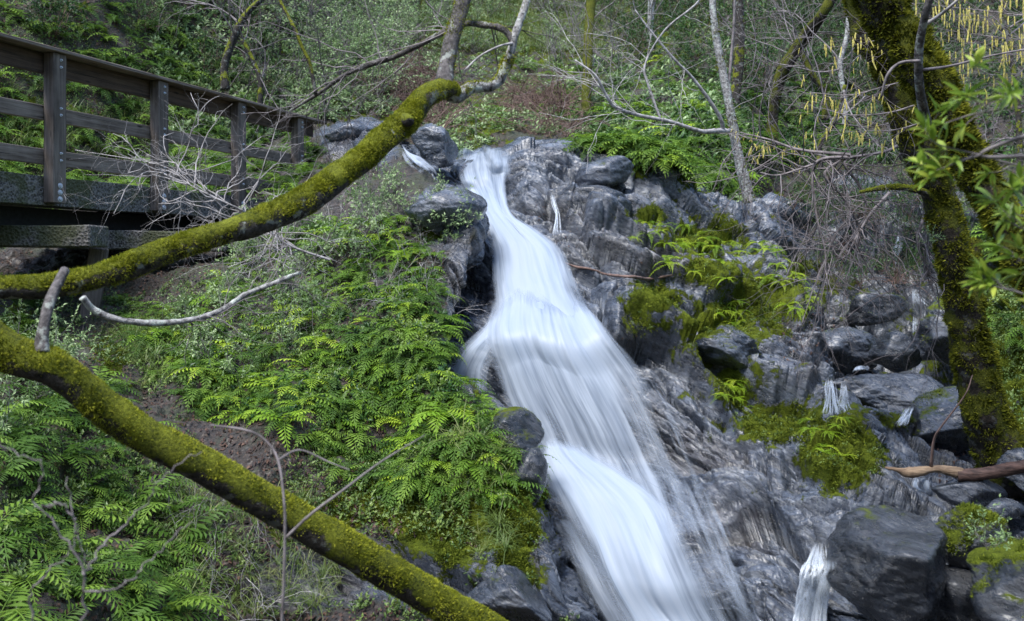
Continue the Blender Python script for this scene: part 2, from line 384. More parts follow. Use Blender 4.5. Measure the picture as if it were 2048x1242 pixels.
# left bank
LB = [
 ([-600, -100, 150, 350, 520, 640, 730, 790, 800, 790], [420, 380, 350, 320, 290, 255, 235, 250, 255, 240], [14, 15, 16.6, 18, 19, 19, 18.6, 18, 18.6, 20]),
 ([-600, -100, 150, 350, 520, 650, 740, 800, 815, 800], [480, 470, 430, 400, 370, 310, 290, 300, 305, 290], [12.6, 13.6, 15, 16, 16.6, 16.6, 15.6, 15.0, 15.8, 18]),
 ([-600, -100, 150, 330, 500, 650, 750, 815, 860, 850], [560, 530, 500, 480, 430, 385, 350, 345, 370, 360], [11.6, 12.6, 13.3, 14.2, 14.8, 14.7, 14.2, 13.9, 14.5, 17]),
 ([-600, -100, 150, 320, 480, 640, 770, 870, 950, 930], [620, 590, 560, 540, 490, 430, 400, 372, 400, 390], [10.6, 11.5, 12.4, 13, 13.2, 13, 12.7, 12.4, 12.8, 16]),
 ([-600, -100, 130, 300, 470, 640, 800, 910, 972, 955], [690, 660, 650, 610, 560, 520, 490, 470, 480, 480], [9.3, 10.2, 11.4, 11.9, 11.9, 11.7, 11.5, 11.4, 11.9, 15]),
 ([-600, -100, 150, 310, 470, 620, 760, 850, 945, 930], [750, 720, 700, 680, 660, 640, 620, 600, 600, 600], [8, 9, 10.2, 10.6, 10.7, 10.7, 10.5, 10.6, 11.1, 14]),
 ([-600, -100, 150, 310, 470, 650, 780, 850, 872, 862], [830, 800, 780, 770, 770, 760, 750, 740, 740, 740], [6.8, 7.7, 8.8, 9.4, 9.6, 9.6, 9.5, 9.5, 9.9, 13]),
 ([-600, -100, 150, 310, 500, 690, 850, 960, 1022, 1010], [920, 890, 870, 870, 880, 880, 870, 860, 860, 870], [5.9, 6.8, 7.7, 8.3, 8.8, 8.9, 8.7, 8.7, 9.2, 12.5]),
 ([-600, -100, 150, 310, 500, 690, 850, 990, 1062, 1050], [1020, 1010, 1000, 1000, 1000, 1000, 1000, 980, 970, 970], [5.3, 6, 7, 7.6, 8.1, 8.3, 8.2, 8.2, 8.6, 12]),
 ([-600, -100, 150, 310, 500, 700, 880, 1030, 1125, 1120], [1130, 1130, 1120, 1120, 1120, 1120, 1120, 1110, 1100, 1100], [4.8, 5.5, 6.4, 7, 7.5, 7.8, 7.7, 7.7, 8.1, 11.5]),
 ([-600, -100, 150, 310, 500, 700, 890, 1070, 1200, 1200], [1280, 1280, 1270, 1260, 1260, 1260, 1260, 1260, 1260, 1260], [4.3, 5, 5.8, 6.4, 6.9, 7.2, 7.2, 7.3, 7.7, 10.5]),
 ([-700, -200, 50, 310, 500, 700, 900, 1100, 1300, 1300], [1500, 1500, 1480, 1480, 1480, 1480, 1480, 1480, 1480, 1480], [3.9, 4.5, 5.2, 5.7, 6.1, 6.4, 6.4, 6.5, 7, 9]),
 ([-1500, -900, -500, 0, 300, 600, 900, 1200, 1500, 1600], [2400]*10, [2.9, 3.0, 3.2, 3.4, 3.6, 3.7, 3.8, 3.9, 4, 4.5]),
]
BV, BU = 620, 560
BP = patch(ctrl(LB), BV, BU); BN0 = gnormal(BP); flat = BP.reshape(-1, 3); px, py = proj(flat)
U = np.tile(np.linspace(0, 1, BU), BV)
rocky = np.maximum.reduce([
    1/(1+np.exp(-(U-.84)*50)),
    spots(px, py, [(720, 290, 90, 70, 1), (890, 430, 80, 70, 1.1), (930, 560, 50, 110, 1), (1060, 880, 60, 90, 1.1), (800, 1150, 330, 90, 1), (1050, 1150, 130, 150, 1.1), (700, 1060, 60, 40, .6), (1000, 1030, 90, 90, .8)])])
rocky = np.clip(rocky, 0, 1)
d = rockd(flat, 41)*rocky*.75+(1-rocky)*(.38*fbm(flat*1.0, 4, 5)+.10*fbm(flat*5, 4, 6)+.04*np.maximum(0, fbm(flat*14, 3, 9)))
BP = BP+(d[:, None]*BN0.reshape(-1, 3)).reshape(BP.shape)
BN = gnormal(BP).reshape(-1, 3); bflat = BP.reshape(-1, 3); bpx, bqy = proj(bflat)
bmoss = spots(bpx, bqy, [(900, 1040, 140, 110, 1.15), (1030, 1050, 70, 150, 1.1), (760, 990, 100, 70, .95), (860, 450, 30, 40, .9), (600, 1060, 90, 70, .7), (1000, 900, 40, 90, .7), (440, 740, 70, 80, .6), (230, 720, 60, 60, .6),
                          (1060, 900, 40, 60, .4), (700, 1010, 80, 60, .8), (690, 330, 70, 40, .4), (960, 1150, 60, 60, .7), (1060, 1180, 50, 60, .6), (30, 640, 50, 40, .9)])
bbrown = spots(bpx, bqy, [(300, 590, 170, 80, 1), (900, 560, 40, 120, .4), (600, 1180, 200, 90, .8)])
bank = link('left_bank', mesh('left_bank', bflat, gfaces(BV, BU), M['bank'], True, {'moss': bmoss, 'brown': bbrown, 'soil': 1-rocky}))
tag(bank, kind='structure')

# hillside behind
HC = [-900, -200, 100, 350, 600, 750, 900, 1150, 1400, 1600, 1800, 2100, 2800]
HT = [(-900, [30, 32, 34, 38, 44, 50, 54, 54, 50, 46, 42, 38, 30]),
      (-400, [20, 22, 24, 27, 33, 40, 44, 45, 41, 37, 34, 30, 24]),
      (-150, [17, 18.5, 20, 22, 26, 32, 36, 37, 34, 32, 29, 25, 20]),
      (0, [15.5, 17, 18.5, 20.4, 23, 28, 32, 33, 30, 28, 26, 22, 18]),
      (120, [14.8, 16, 17.7, 19.6, 21.5, 23, 26, 27, 24, 24.5, 24, 20, 16]),
      (220, [14.2, 15.2, 17, 19, 20.4, 20.4, 21.5, 22, 19, 21.5, 22, 18, 14]),
      (300, [13.6, 14.6, 16.5, 18.5, 19.8, 19.2, 18.5, 18.8, 17.2, 19.5, 20.5, 16, 13]),
      (400, [13, 14, 16, 18, 19.2, 18.6, 18, 18, 17, 18, 19, 15, 12]),
      (600, [12.5, 13.5, 15.5, 17.4, 18.6, 18, 18, 18, 17.5, 18, 18.5, 14, 11])]
HP = patch(np.stack([np.stack([np.array(HC, float), np.full(13, float(y)), np.array(Y, float)], -1) for y, Y in HT]), 330, 460)
HN0 = gnormal(HP); flat = HP.reshape(-1, 3)
d = .45*fbm(flat*.5, 4, 71)+.15*fbm(flat*2.5, 4, 72)
HP = HP+(d[:, None]*HN0.reshape(-1, 3)).reshape(HP.shape)
HN = gnormal(HP).reshape(-1, 3); hflat = HP.reshape(-1, 3); hpx, hpy = proj(hflat)
hm = .3+spots(hpx, hpy, [(1330, 330, 120, 50, .6), (960, 230, 60, 50, .6), (1100, 200, 60, 30, .6), (1150, 60, 250, 60, .7), (700, 230, 50, 50, .5), (1440, 360, 50, 50, .6), (60, 260, 80, 60, .5)])
hill = link('hillside', mesh('hillside', hflat, gfaces(330, 460), M['bank'], True, {'moss': hm, 'brown': hm*0, 'soil': np.ones(len(hflat))}))
tag(hill, kind='structure')
# unseen slope behind and beside the camera, added to block level sky light
th = np.linspace(math.radians(172), math.radians(368), 120); hh = np.linspace(0, 1, 60)
TT, HH = np.meshgrid(th, hh); rad = 9+HH*16
VP_ = np.stack([np.cos(TT)*rad*1.5, np.sin(TT)*rad+2, -1.2+HH*19], -1)
vf = VP_.reshape(-1, 3); VP_ = vf+np.stack([fbm(vf*.4, 4, 81), fbm(vf*.4, 4, 82), fbm(vf*.4, 4, 83)], 1)*1.2
block_slope = link('light_block_slope', mesh('light_block_slope', VP_, gfaces(60, 120), M['bank'], True, {'moss': .5+0*vf[:, 0], 'brown': 0*vf[:, 0], 'soil': 1+0*vf[:, 0]}))
tag(block_slope, kind='structure')
# ground sheet to the horizon
g = np.linspace(-1, 1, 90); gx, gy = np.meshgrid(np.sign(g)*np.abs(g)**2*120, np.sign(g)*np.abs(g)**2*120)
gp = np.stack([gx.ravel(), gy.ravel(), 0*gx.ravel()], 1); gp[:, 2] = -.9+.12*fbm(gp*.3, 3, 4)
ground = link('ground', mesh('ground', gp, gfaces(90, 90), M['bank'], True, {'moss': .3+0*gp[:, 0], 'brown': 0*gp[:, 0], 'soil': 1+0*gp[:, 0]}))
tag(ground, kind='structure')

# ------------------------------------------------------------ water
def water_mat(name, fu=1.0, col=(.42, .475, .55), solid=1.75):
    n = NT(name); uv = n.add('TexCoord').outputs['UV']
    def sc_(s): return n.add('Mapping', {'Vector': uv, 'Scale': s}).outputs[0]
    a = n.noise(sc_((7*fu, .45, 1)), 1, 3, .6, .1); b = n.noise(sc_((24*fu, .6, 1)), 1, 4, .65, .1); c = n.noise(sc_((1.5*fu, .6, 1)), 1, 3, .5, .2)
    s = n.math('ADD', n.math('ADD', n.math('MULTIPLY', a, .40), n.math('MULTIPLY', b, .30)), n.math('MULTIPLY', c, .3))
    dn = n.attr('dens')
    al = n.math('ADD', n.math('MULTIPLY', n.math('SUBTRACT', s, .5), 3.0), n.math('SUBTRACT', n.math('MULTIPLY', dn, solid), .55))
    al = n.ramp(al, [(0, 0), (1, 1)])
    al = n.math('MULTIPLY', al, n.ramp(dn, [(0, 0), (.25, 1)]))
    colr = n.ramp(s, [(.34, (.70*col[0], .77*col[1], .85*col[2])), (.54, col)])
    nb = n.bump(s, .2, .03)
    bs = n.add('BsdfPrincipled', {'Base Color': colr, 'Roughness': .45, 'Specular IOR Level': .3, 'Normal': nb})
    tl = n.add('BsdfTranslucent', {'Color': colr})
    sh = n.add('MixShader', {0: .35, 1: bs, 2: tl})
    return n.done(n.add('MixShader', {0: al, 1: n.add('BsdfTransparent'), 2: sh}))
M['water'] = water_mat('white_water'); M['strand'] = water_mat('thin_white_water', 3.0, (.44, .50, .58), 1.5); M['froth'] = water_mat('froth_water', 3.4, (.48, .53, .60), 1.25)
def sheet(name, rows, nv, nu, off=.12, seed=0, rough=.05, mid=1.0, fade=(.06, .06), edge=.22, yabs=False, m=None, edgeR=None):
    """rows: list of (pyL, pxL, pyR, pxR, dY extra, density) in flow order; columns interpolated across"""
    C = []
    K = 7
    for r in rows:
        pl, xl, pr, xr, ex = r[:5]
        row = []
        for k in range(K):
            t = k/(K-1); x = xl+(xr-xl)*t; y = pl+(pr-pl)*t+(0 if yabs else (xr-xl)*(.018 if name == 'lower_lobe' else .045)*(math.sin(t*9+seed)+math.sin(t*17+seed*2)*.6))
            Y = rockY(x, y)-off-ex if not yabs else surfY(x, y)-off-ex*.25
            row.append((x, y, Y))
        C.append(row)
    if yabs:
        C = np.array(C); Yg = C[..., 2].copy()
        for _ in range(3):
            Yp = np.pad(Yg, 1, mode='edge'); Yg = (Yp[:-2, 1:-1]+Yp[2:, 1:-1]+Yp[1:-1, :-2]+Yp[1:-1, 2:]+2*Yg)/6
        C[..., 2] = np.minimum(Yg, C[..., 2]+.05)
    P = patch(C, nv, nu); Nn = gnormal(P)
    seg = np.linalg.norm(np.diff(P, axis=0), axis=2).mean(1); v = np.concatenate([[0], np.cumsum(seg)])
    wid = np.linalg.norm(P[:, -1]-P[:, 0], axis=1)
    u = np.linspace(0, 1, nu)
    UU = (u[None]-.5)*wid.mean()+np.zeros((nv, 1)); VV = v[:, None]+np.zeros((1, nu))
    q = np.stack([UU*5, VV*.5, UU*0+seed], -1).reshape(-1, 3)
    q2 = np.stack([UU*1.6, VV*.9, UU*0+seed+9], -1).reshape(-1, 3)
    dd = rough*.7*fbm(q, 3, seed+3)+rough*.9*fbm(q2, 3, seed+4)
    cross = (1-(2*u-1)**4)[None]*.10+np.zeros((nv, 1))
    P = P+((dd+cross.ravel()-.05)[:, None]*Nn.reshape(-1, 3)).reshape(P.shape)
    eR = edgeR or edge; e = np.minimum(u/edge, (1-u)/eR)[None]; e = np.clip(e, 0, 1)
    jit = .6*fbm(np.stack([UU*(5 if not yabs else 22), VV*(.8 if not yabs else 3), UU*0+seed], -1).reshape(-1, 3), 3, seed+7).reshape(nv, nu)
    e = np.clip(e+jit*(e < 1), 0, 1)*(np.minimum(u, 1-u)[None] > .001)
    tv = np.linspace(0, 1, nv)[:, None]
    fa = np.clip(tv/fade[0], 0, 1)*np.clip((1-tv)/fade[1], 0, 1)
    dm = np.interp(np.linspace(0, len(rows)-1, nv), range(len(rows)), [r[5] if len(r) > 5 else mid for r in rows])[:, None]
    dens = (e**.8)*fa*dm
    me = mesh(name, P.reshape(-1, 3), gfaces(nv, nu), m or M['water'], True, {'dens': dens.ravel()}, np.stack([UU.ravel(), VV.ravel()], 1))
    return me
WATER = empty('waterfall', at(1200, 1242, 8.3)); tag(WATER, kind='structure')
def wpart(name, me):
    o = link(name, me, WATER); o.location = -WATER.location; return o
wpart('upper_run', sheet('upper_run', [(285, 912, 288, 1018, .0, .55), (310, 908, 315, 1025, .0, .75), (345, 905, 350, 1032, .02, .75), (385, 928, 385, 1030, .06, .85), (430, 955, 430, 1040, .08, 1),
    (465, 962, 460, 1085, .06, 1), (500, 970, 500, 1132, .06, 1), (560, 972, 560, 1158, .08, 1), (610, 975, 610, 1185, .12, 1.05), (640, 960, 640, 1215, .2, 1.1), (675, 960, 680, 1240, .16, .9)], 300, 150, seed=1, edge=.24))
wpart('middle_fall', sheet('middle_fall', [(590, 985, 580, 1165, -.02, 1), (628, 962, 620, 1205, .22, 1.15), (680, 945, 670, 1245, .46, 1.0), (740, 958, 740, 1300, .38, .84), (800, 975, 800, 1342, .30, .74), (860, 1005, 860, 1372, .22, .68), (920, 1030, 920, 1400, .14, .64),
    (990, 1060, 990, 1432, .06, .64), (1060, 1090, 1060, 1460, .02, .66), (1120, 1120, 1120, 1485, 0, .6)], 300, 220, seed=2, edge=.2, edgeR=.28, rough=.07, fade=(.16, .10)))
wpart('lower_lobe', sheet('lower_lobe', [(885, 1080, 850, 1150, .1, .8), (920, 1076, 905, 1210, .40, 1.1), (960, 1082, 960, 1300, .56, 1.1), (1010, 1100, 1020, 1390, .56, 1.05), (1080, 1135, 1100, 1435, .52, 1.0), (1160, 1165, 1170, 1475, .42, 1), (1250, 1220, 1260, 1520, .34, 1), (1400, 1290, 1400, 1620, .25, 1)], 260, 220, seed=3, edge=.20, edgeR=.6, rough=.045, fade=(.14, .05)))
wpart('side_spill', sheet('side_spill', [(640, 975, 650, 1060, .1, .8), (680, 935, 665, 1050, .22, .9), (720, 900, 690, 1020, .34, .75), (760, 885, 740, 990, .36, .75), (800, 890, 800, 990, .3, .6)], 90, 60, seed=4, rough=.03, edge=.25))
wpart('spray_veil', sheet('spray_veil', [(700, 1200, 690, 1290, .2, .3), (800, 1260, 790, 1365, .3, .38), (900, 1320, 900, 1412, .3, .38), (1000, 1350, 1000, 1455, .25, .4), (1100, 1390, 1100, 1500, .2, .4), (1180, 1420, 1180, 1540, .2, .42), (1300, 1440, 1300, 1600, .2, .45)], 160, 90, seed=5, rough=.05, edge=.5))
wpart('foot_spray', sheet('foot_spray', [(980, 1350, 980, 1440, .2, .3), (1060, 1380, 1060, 1480, .28, .45), (1130, 1390, 1130, 1515, .34, .5), (1200, 1400, 1200, 1550, .4, .55), (1260, 1400, 1260, 1580, .4, .6), (1400, 1400, 1400, 1640, .4, .6)], 120, 90, seed=6, rough=.06, edge=.5))
wpart('left_trickle', sheet('left_trickle', [(1040, 1095, 1040, 1180, .3, .5), (1110, 1130, 1100, 1220, .34, .6), (1180, 1160, 1170, 1280, .34, .6), (1260, 1210, 1260, 1330, .3, .6)], 80, 50, seed=8, rough=.05, edge=.35))
# ------------------------------------------------------------ boulders
def boulder(cx, cy, Y, rx, ry, label, seed, m='boulder', moss=.5, depth=.9, cuts=9, rot=0, sub=5, group=None, cat='boulder', rough=1.0, planes=None):
    rg = np.random.default_rng(seed)
    import bmesh
    bm = bmesh.new(); bmesh.ops.create_icosphere(bm, subdivisions=sub, radius=1)
    V = np.array([v.co[:] for v in bm.verts]); Fa = np.array([[v.index for v in f.verts] for f in bm.faces]); bm.free()
    nn = rg.normal(size=(cuts, 3)); nn /= np.linalg.norm(nn, axis=1, keepdims=True)
    h = rg.uniform(.5, .88, cuts)
    if planes:
        nn = np.array([p[:3] for p in planes], float); nn /= np.linalg.norm(nn, axis=1, keepdims=True); h = np.array([p[3] for p in planes]); cuts = len(h)
    r = np.ones(len(V))*1.05
    acc = np.full(len(V), 1.05**-24.)
    for k in range(cuts):
        dt = np.maximum(V @ nn[k], 0)
        acc += (dt/h[k])**24
    r = acc**(-1/24)
    V = V*r[:, None]
    c, s_ = math.cos(rot), math.sin(rot)
    sx, sz = rx/F*Y, ry/F*Y; sy = depth*(sx+sz)/2
    lo, hi = V.min(0), V.max(0)
    V = (V-(lo+hi)/2)/((hi-lo)/2)
    P = V*np.array([sx, sy, sz])
    P = np.stack([P[:, 0]*c-P[:, 2]*s_, P[:, 1], P[:, 0]*s_+P[:, 2]*c], 1)
    D = V/np.linalg.norm(V, axis=1, keepdims=True)
    q = P+rg.uniform(-50, 50, 3)
    P = P+D*((.10*min(sx, sz)*fbm(q*2.2/max(sx, .25)*.6, 4, seed)+.035*fbm(q*np.array([5, 5, 12]), 5, seed+1)+.25*min(1, sx)*.2*(rockd(q*1.5, seed)))*rough)[:, None]
    ctr = at(cx, cy, Y); base = np.array([0, 0, P[:, 2].min()])
    o = link('boulder', mesh('boulder', P-base, Fa, M[m], True, {'moss': np.full(len(P), moss)}), loc=ctr+base)
    tag(o, label, cat, group); return o
boulder(1785, 1152, 6.75, 112, 116, 'large dark angular boulder with flat mossy top in the lower right corner', 101, 'boulder_dark', .36, 1.0, 8, .03, 6, planes=[(.05, -.25, 1, .62), (-.9, -.5, .1, .72), (-.35, -.9, -.35, .66), (.75, -.7, -.1, .7), (.9, .2, -.1, .82), (-.6, -.3, -.8, .78), (.3, -.5, -.9, .85), (-.7, -.4, .65, .8), (0, 1, 0, .7)])
boulder(1945, 1076, 6.9, 66, 66, 'rounded mossy boulder resting against the large dark angular boulder', 102, 'boulder_dark', .62, 1, 7, .2, 6)
boulder(2015, 1145, 6.5, 85, 66, 'moss topped boulder with a small leafy sprig growing on it', 103, 'boulder_dark', .66, 1, 9, -.1, 6)
boulder(2045, 1215, 6.1, 80, 85, 'dark boulder with green moss at the bottom right edge of the photo', 104, 'boulder_dark', .5, 1, 8, .5, 6)
boulder(1925, 1200, 6.9, 60, 70, 'dark smooth boulder wedged low between the large angular boulder and the mossy ones', 105, 'boulder_dark', .2, .8, 8, 0)
boulder(868, 292, 14.3, 46, 46, 'grey lichened boulder standing at the lip of the waterfall', 106, 'boulder_grey', .42, 1, 8, .1, 6)
boulder(1683, 700, 12.2, 72, 46, 'broad grey slab of rock above the two little cascades', 107, 'boulder', .4, .9, 8, -.1, 6)
boulder(1794, 702, 11.6, 50, 44, 'smooth dark block of rock beside the thin stream in the gully', 108, 'boulder_dark', .2, .9, 7, .05)
boulder(1888, 668, 11.6, 52, 66, 'tall grey boulder with yellow moss cap behind the mossy trunk', 109, 'boulder', .58, .9, 8, -.35, 6)
boulder(1752, 618, 13, 62, 36, 'dark rock with a moss cap at the back of the gully', 110, 'boulder_dark', .5, .9, 8, 0)
boulder(1770, 790, 11, 120, 46, 'long low grey ledge that the small stream runs across', 111, 'boulder', .3, .8, 9, -.03, 6, rough=1.4)
boulder(1895, 850, 9.9, 82, 66, 'sloping grey boulder below the foot of the mossy trunks', 112, 'boulder', .44, .9, 7, .35, 6)
boulder(1935, 985, 8.3, 70, 34, 'flat wet grey rock under the fallen log', 113, 'boulder', .3, .9, 8, -.2)
boulder(2045, 940, 8.3, 40, 42, 'pale grey rock at the right edge above the fallen log', 114, 'boulder_grey', .3, .8, 8, .3)
boulder(2010, 1020, 7.8, 40, 22, 'small rounded grey rock between the log and the mossy boulders', 115, 'boulder', .3, .9, 8, .1)
boulder(890, 425, 11.9, 78, 58, 'blue grey rock lump the waterfall slides past near the top', 116, 'boulder_grey', .40, 1, 9, -.25, 6)
boulder(1020, 885, 8.75, 62, 74, 'dark wet rock jutting into the waterfall from the fern bank', 117, 'boulder_dark', .50, 1, 9, -.3, 6)
boulder(1060, 960, 8.45, 34, 70, 'narrow dark rock under the rock that juts into the waterfall', 118, 'boulder_dark', .40, 1, 8, -.1, 5)
boulder(930, 800, 9.3, 34, 34, 'small dark rock at the foot of the left side spill', 119, 'boulder_dark', .5, 1, 8, -.1, 5)
boulder(1020, 1200, 7.25, 84, 60, 'blue grey wet rock at the bottom beside the leaning trunk', 121, 'boulder', .38, 1, 9, -.3, 6)
boulder(1210, 345, 14, 60, 30, 'flat grey rock block on the right of the waterfall lip', 122, 'boulder_grey', .4, .9, 8, .2)
boulder(700, 262, 16.8, 52, 22, 'grey rock outcrop beside the far end of the railing', 123, 'boulder_grey', .3, .9, 8, .1)
boulder(1470, 700, 10.8, 80, 44, 'fractured grey rock block on the right side of the gully edge', 124, 'boulder_grey', .50, .7, 9, -.3, 6, rough=1.6)
boulder(1200, 410, 13.3, 60, 40, 'dark brown undercut block right of the upper waterfall', 125, 'boulder_dark', .2, .6, 8, -.2)
rg = np.random.default_rng(55)
i = 0
for k in range(26):
    x = rg.uniform(1900, 2060); y = rg.uniform(955, 1045); r_ = rg.uniform(7, 15)
    boulder(x, y, rockY(x, y)-.08, r_*1.2, r_*.8, 'small grey stone lying in the pile of stones below the fallen log', 300+k, 'boulder_grey' if k % 3 else 'boulder', .2, 1, 7, rg.uniform(-.5, .5), 3, 'stones below the fallen log', 'stone')

# smaller streams, laid on the nearest rock surface
SG = np.full((260, 180), 1e9)
def skey(x, y): return np.clip((np.asarray(x)/8).astype(int), 0, 259), np.clip((np.asarray(y)/8+10).astype(int), 0, 179)
_all = [RP.reshape(-1, 3), bflat]+[np.array([v.co[:] for v in o.data.vertices])+np.array(o.location) for o in COL.objects if o.name.startswith('boulder')]
for fv in _all:
    x_, y_ = proj(fv); okk = (x_ > 0) & (x_ < 2070) & (y_ > -70) & (y_ < 1350)
    np.minimum.at(SG, skey(x_[okk], y_[okk]), fv[okk][:, 1])
def surfY(x, y):
    i_, j_ = skey(x, y); w_ = SG[max(i_-1, 0):i_+2, max(j_-1, 0):j_+2]; w_ = w_[w_ < 1e8]
    return float(np.percentile(w_, 35)) if len(w_) else rockY(x, y)
def stream(label, rows, seed, off=.06, edge=.3, base=None, **k):
    o = link('stream', sheet('stream', rows, 80, 26, .03, seed, .02, yabs=True, edge=.5, fade=(.3, .42), m=M['froth' if seed == 11 or 17 <= seed < 18.9 else 'strand'], **k)); tag(o, kind='structure'); return o
stream('', [(280, 790, 284, 832, .3, 1.2), (305, 796, 302, 840, .4, 1.3), (330, 808, 322, 864, .5, 1.3), (352, 832, 338, 888, .6, 1.3), (385, 858, 368, 912, .6, 1.2)], 11)
stream('', [(740, 1706, 736, 1742, .1, .9), (746, 1700, 742, 1748, .2, 1), (753, 1706, 751, 1746, .2, .9)], 15)
_n = NT('falling_strands'); _c = _n.noise(_n.coord((1, 1, .5)), 30, 3)
_b = _n.add('MixShader', {0: .4, 1: _n.add('BsdfPrincipled', {'Base Color': (.86, .9, .94, 1), 'Roughness': .6}), 2: _n.add('BsdfTranslucent', {'Color': (.86, .9, .94, 1)})})
_f = _n.math('MULTIPLY', _n.math('SUBTRACT', 1, _n.add('LayerWeight', {'Blend': .5}).outputs['Facing'], True), _n.math('MULTIPLY', _n.attr('fade'), _n.ramp(_c, [(.35, .3), (.65, .7)])))
M['tubes'] = _n.done(_n.add('MixShader', {0: _f, 1: _n.add('BsdfTransparent'), 2: _b}))
def strands(rows, n, r, seed, off=.02, wig=3):
    # a little fall as many thin threads of water between a left and a right bank
    rg = np.random.default_rng(seed); A = np.array(rows, float); m = len(A)
    Yc = np.array([min(surfY(a[1]+(a[2]-a[1])*t, a[0]) for t in (.2, .5, .8)) for a in A])
    for _ in range(3): Yc = np.convolve(np.pad(Yc, 1, mode='edge'), [.25, .5, .25], 'valid')
    L = []
    for k in range(n):
        u = rg.random(); i0 = 0 if rg.random() < .7 else rg.integers(0, max(1, m-2)); P = []
        for i in range(i0, m):
            u = np.clip(u+rg.normal()*.09, 0, 1); P.append(at(A[i, 1]+(A[i, 2]-A[i, 1])*u, A[i, 0]+rg.normal()*wig, Yc[i]-off-rg.uniform(0, .05)))
        P = crw(26, len(P)) @ np.array(P); rr = r*rg.uniform(.4, 1.5)*np.interp(np.linspace(0, 1, 26), [0, .15, .8, 1], [.2, 1, 1.1, .4])
        L.append((P, rr))
    V, Fa = tubes(L, 6)
    fd = np.tile(np.repeat(np.interp(np.linspace(0, 1, 26), [0, .3, .7, 1], [0, 1, 1, 0]), 6), n)
    tag(link('stream', mesh('stream', V, Fa, M['tubes'], True, {'fade': fd})), kind='structure')
strands([(1085, 1628, 1650), (1115, 1616, 1656), (1140, 1604, 1662), (1165, 1600, 1660), (1190, 1594, 1658), (1220, 1592, 1652), (1265, 1584, 1652), (1400, 1580, 1652)], 75, .009, 1, wig=4)
strands([(1118, 1655, 1668), (1135, 1650, 1672), (1160, 1642, 1664), (1200, 1630, 1654), (1260, 1622, 1650), (1340, 1620, 1650)], 20, .008, 9, wig=3)
strands([(756, 1652, 1668), (775, 1650, 1674), (800, 1650, 1680), (822, 1646, 1690), (830, 1640, 1694)], 30, .007, 2)
strands([(764, 1682, 1692), (785, 1680, 1696), (805, 1676, 1698), (826, 1670, 1706)], 20, .006, 3)
strands([(814, 1814, 1828), (826, 1806, 1822), (840, 1794, 1816), (852, 1784, 1808)], 20, .006, 4)
strands([(384, 1100, 1106), (405, 1104, 1114), (430, 1112, 1120), (455, 1108, 1122), (475, 1102, 1126)], 12, .006, 5)
strands([(575, 1822, 1830), (595, 1824, 1838), (612, 1824, 1862)], 14, .007, 6)
strands([(630, 1828, 1834), (650, 1826, 1836), (670, 1824, 1840)], 12, .006, 7)
stream('', [(966, 1812, 960, 1850, .1, .9), (976, 1820, 970, 1876, .2, 1.1), (990, 1835, 982, 1900, .2, .8)], 23)
stream('', [(430, 1795, 430, 1810, .1, .8), (480, 1788, 480, 1810, .1, .9), (530, 1778, 530, 1804, .1, .8), (580, 1790, 580, 1815, .2, .8)], 21)

# ------------------------------------------------------------ footbridge
TH = math.atan2(1675-1024, F); dB = np.array([math.sin(TH), math.cos(TH), 0]); nB = np.array([math.cos(TH), -math.sin(TH), 0])
P0 = at(120, HOR, 11.3)
def bx(lo, hi, cuts=1, bev=.006, jit=0, seed=0):
    """box along bridge axes: (t, off, z) ranges relative to P0; bevelled"""
    import bmesh
    bm = bmesh.new(); bmesh.ops.create_cube(bm, size=1)
    for v in bm.verts:
        for k in range(3): v.co[k] = (lo[k]+hi[k])/2+v.co[k]*(hi[k]-lo[k])
    if cuts > 1:
        ax = int(np.argmax(np.array(hi)-np.array(lo)))
        L = [e for e in bm.edges if abs((e.verts[0].co-e.verts[1].co)[ax]) > 1e-4]
        bmesh.ops.subdivide_edges(bm, edges=L, cuts=cuts)
    bmesh.ops.bevel(bm, geom=[e for e in bm.edges if len(e.link_faces) == 2 and e.calc_face_angle() > .5], offset=bev, segments=1, affect='EDGES')
    bmesh.ops.triangulate(bm, faces=bm.faces)
    bm.verts.index_update()
    V = np.array([v.co[:] for v in bm.verts]); Fa = np.array([[v.index for v in f.verts] for f in bm.faces]); bm.free()
    if jit: V = V+jit*np.stack([fbm(V*2.1+seed, 2, 1), fbm(V*2.1+seed, 2, 2), fbm(V*2.1+seed, 2, 3)], 1)
    return V, Fa
def wood(name, c1, c2, ax):
    n = NT(name); st = (1.2, 30, 30) if ax == 't' else (30, 30, 1.2)
    c = n.add('Mapping', {'Vector': n.add('TexCoord').outputs['UV'], 'Scale': (1, 1, 1)}).outputs[0]
    at_ = n.add('Attribute', attribute_name='tco'); v = at_.outputs['Vector']
    mp = n.add('Mapping', {'Vector': v, 'Scale': st}).outputs[0]
    a = n.noise(mp, 1, 6, .65, .6); mp2 = n.add('Mapping', {'Vector': v, 'Scale': (1, 1, 1)}).outputs[0]; b = n.noise(mp2, 2.2, 4, .6)
    f = n.math('ADD', n.math('MULTIPLY', a, .65), n.math('MULTIPLY', b, .35))
    col = n.ramp(f, [(.34, c1), (.5, tuple((p+q)/2 for p, q in zip(c1, c2))), (.66, c2)])
    knots = n.add('TexVoronoi', {'Vector': n.add('Mapping', {'Vector': v, 'Scale': (2.2, 9, 9) if ax == 't' else (9, 9, 2.2)}).outputs[0], 'Scale': 1.0}).outputs[0]
    col = n.mix(n.ramp(knots, [(.07, .85), (.15, 0)]), col, (.008, .006, .005))
    crack = n.ramp(n.noise(n.add('Mapping', {'Vector': v, 'Scale': (.8, 50, 50) if ax == 't' else (50, 50, .8)}).outputs[0], 1, 3, .5), [(.30, 1), (.36, 0)])
    col = n.mix(n.math('MULTIPLY', crack, .8), col, (.006, .005, .005))
    return n.done(n.bsdf(col=col, rough=.75, spec=.25, nrm=n.bump(n.math('SUBTRACT', a, n.math('MULTIPLY', crack, .6)), .6, .01)))
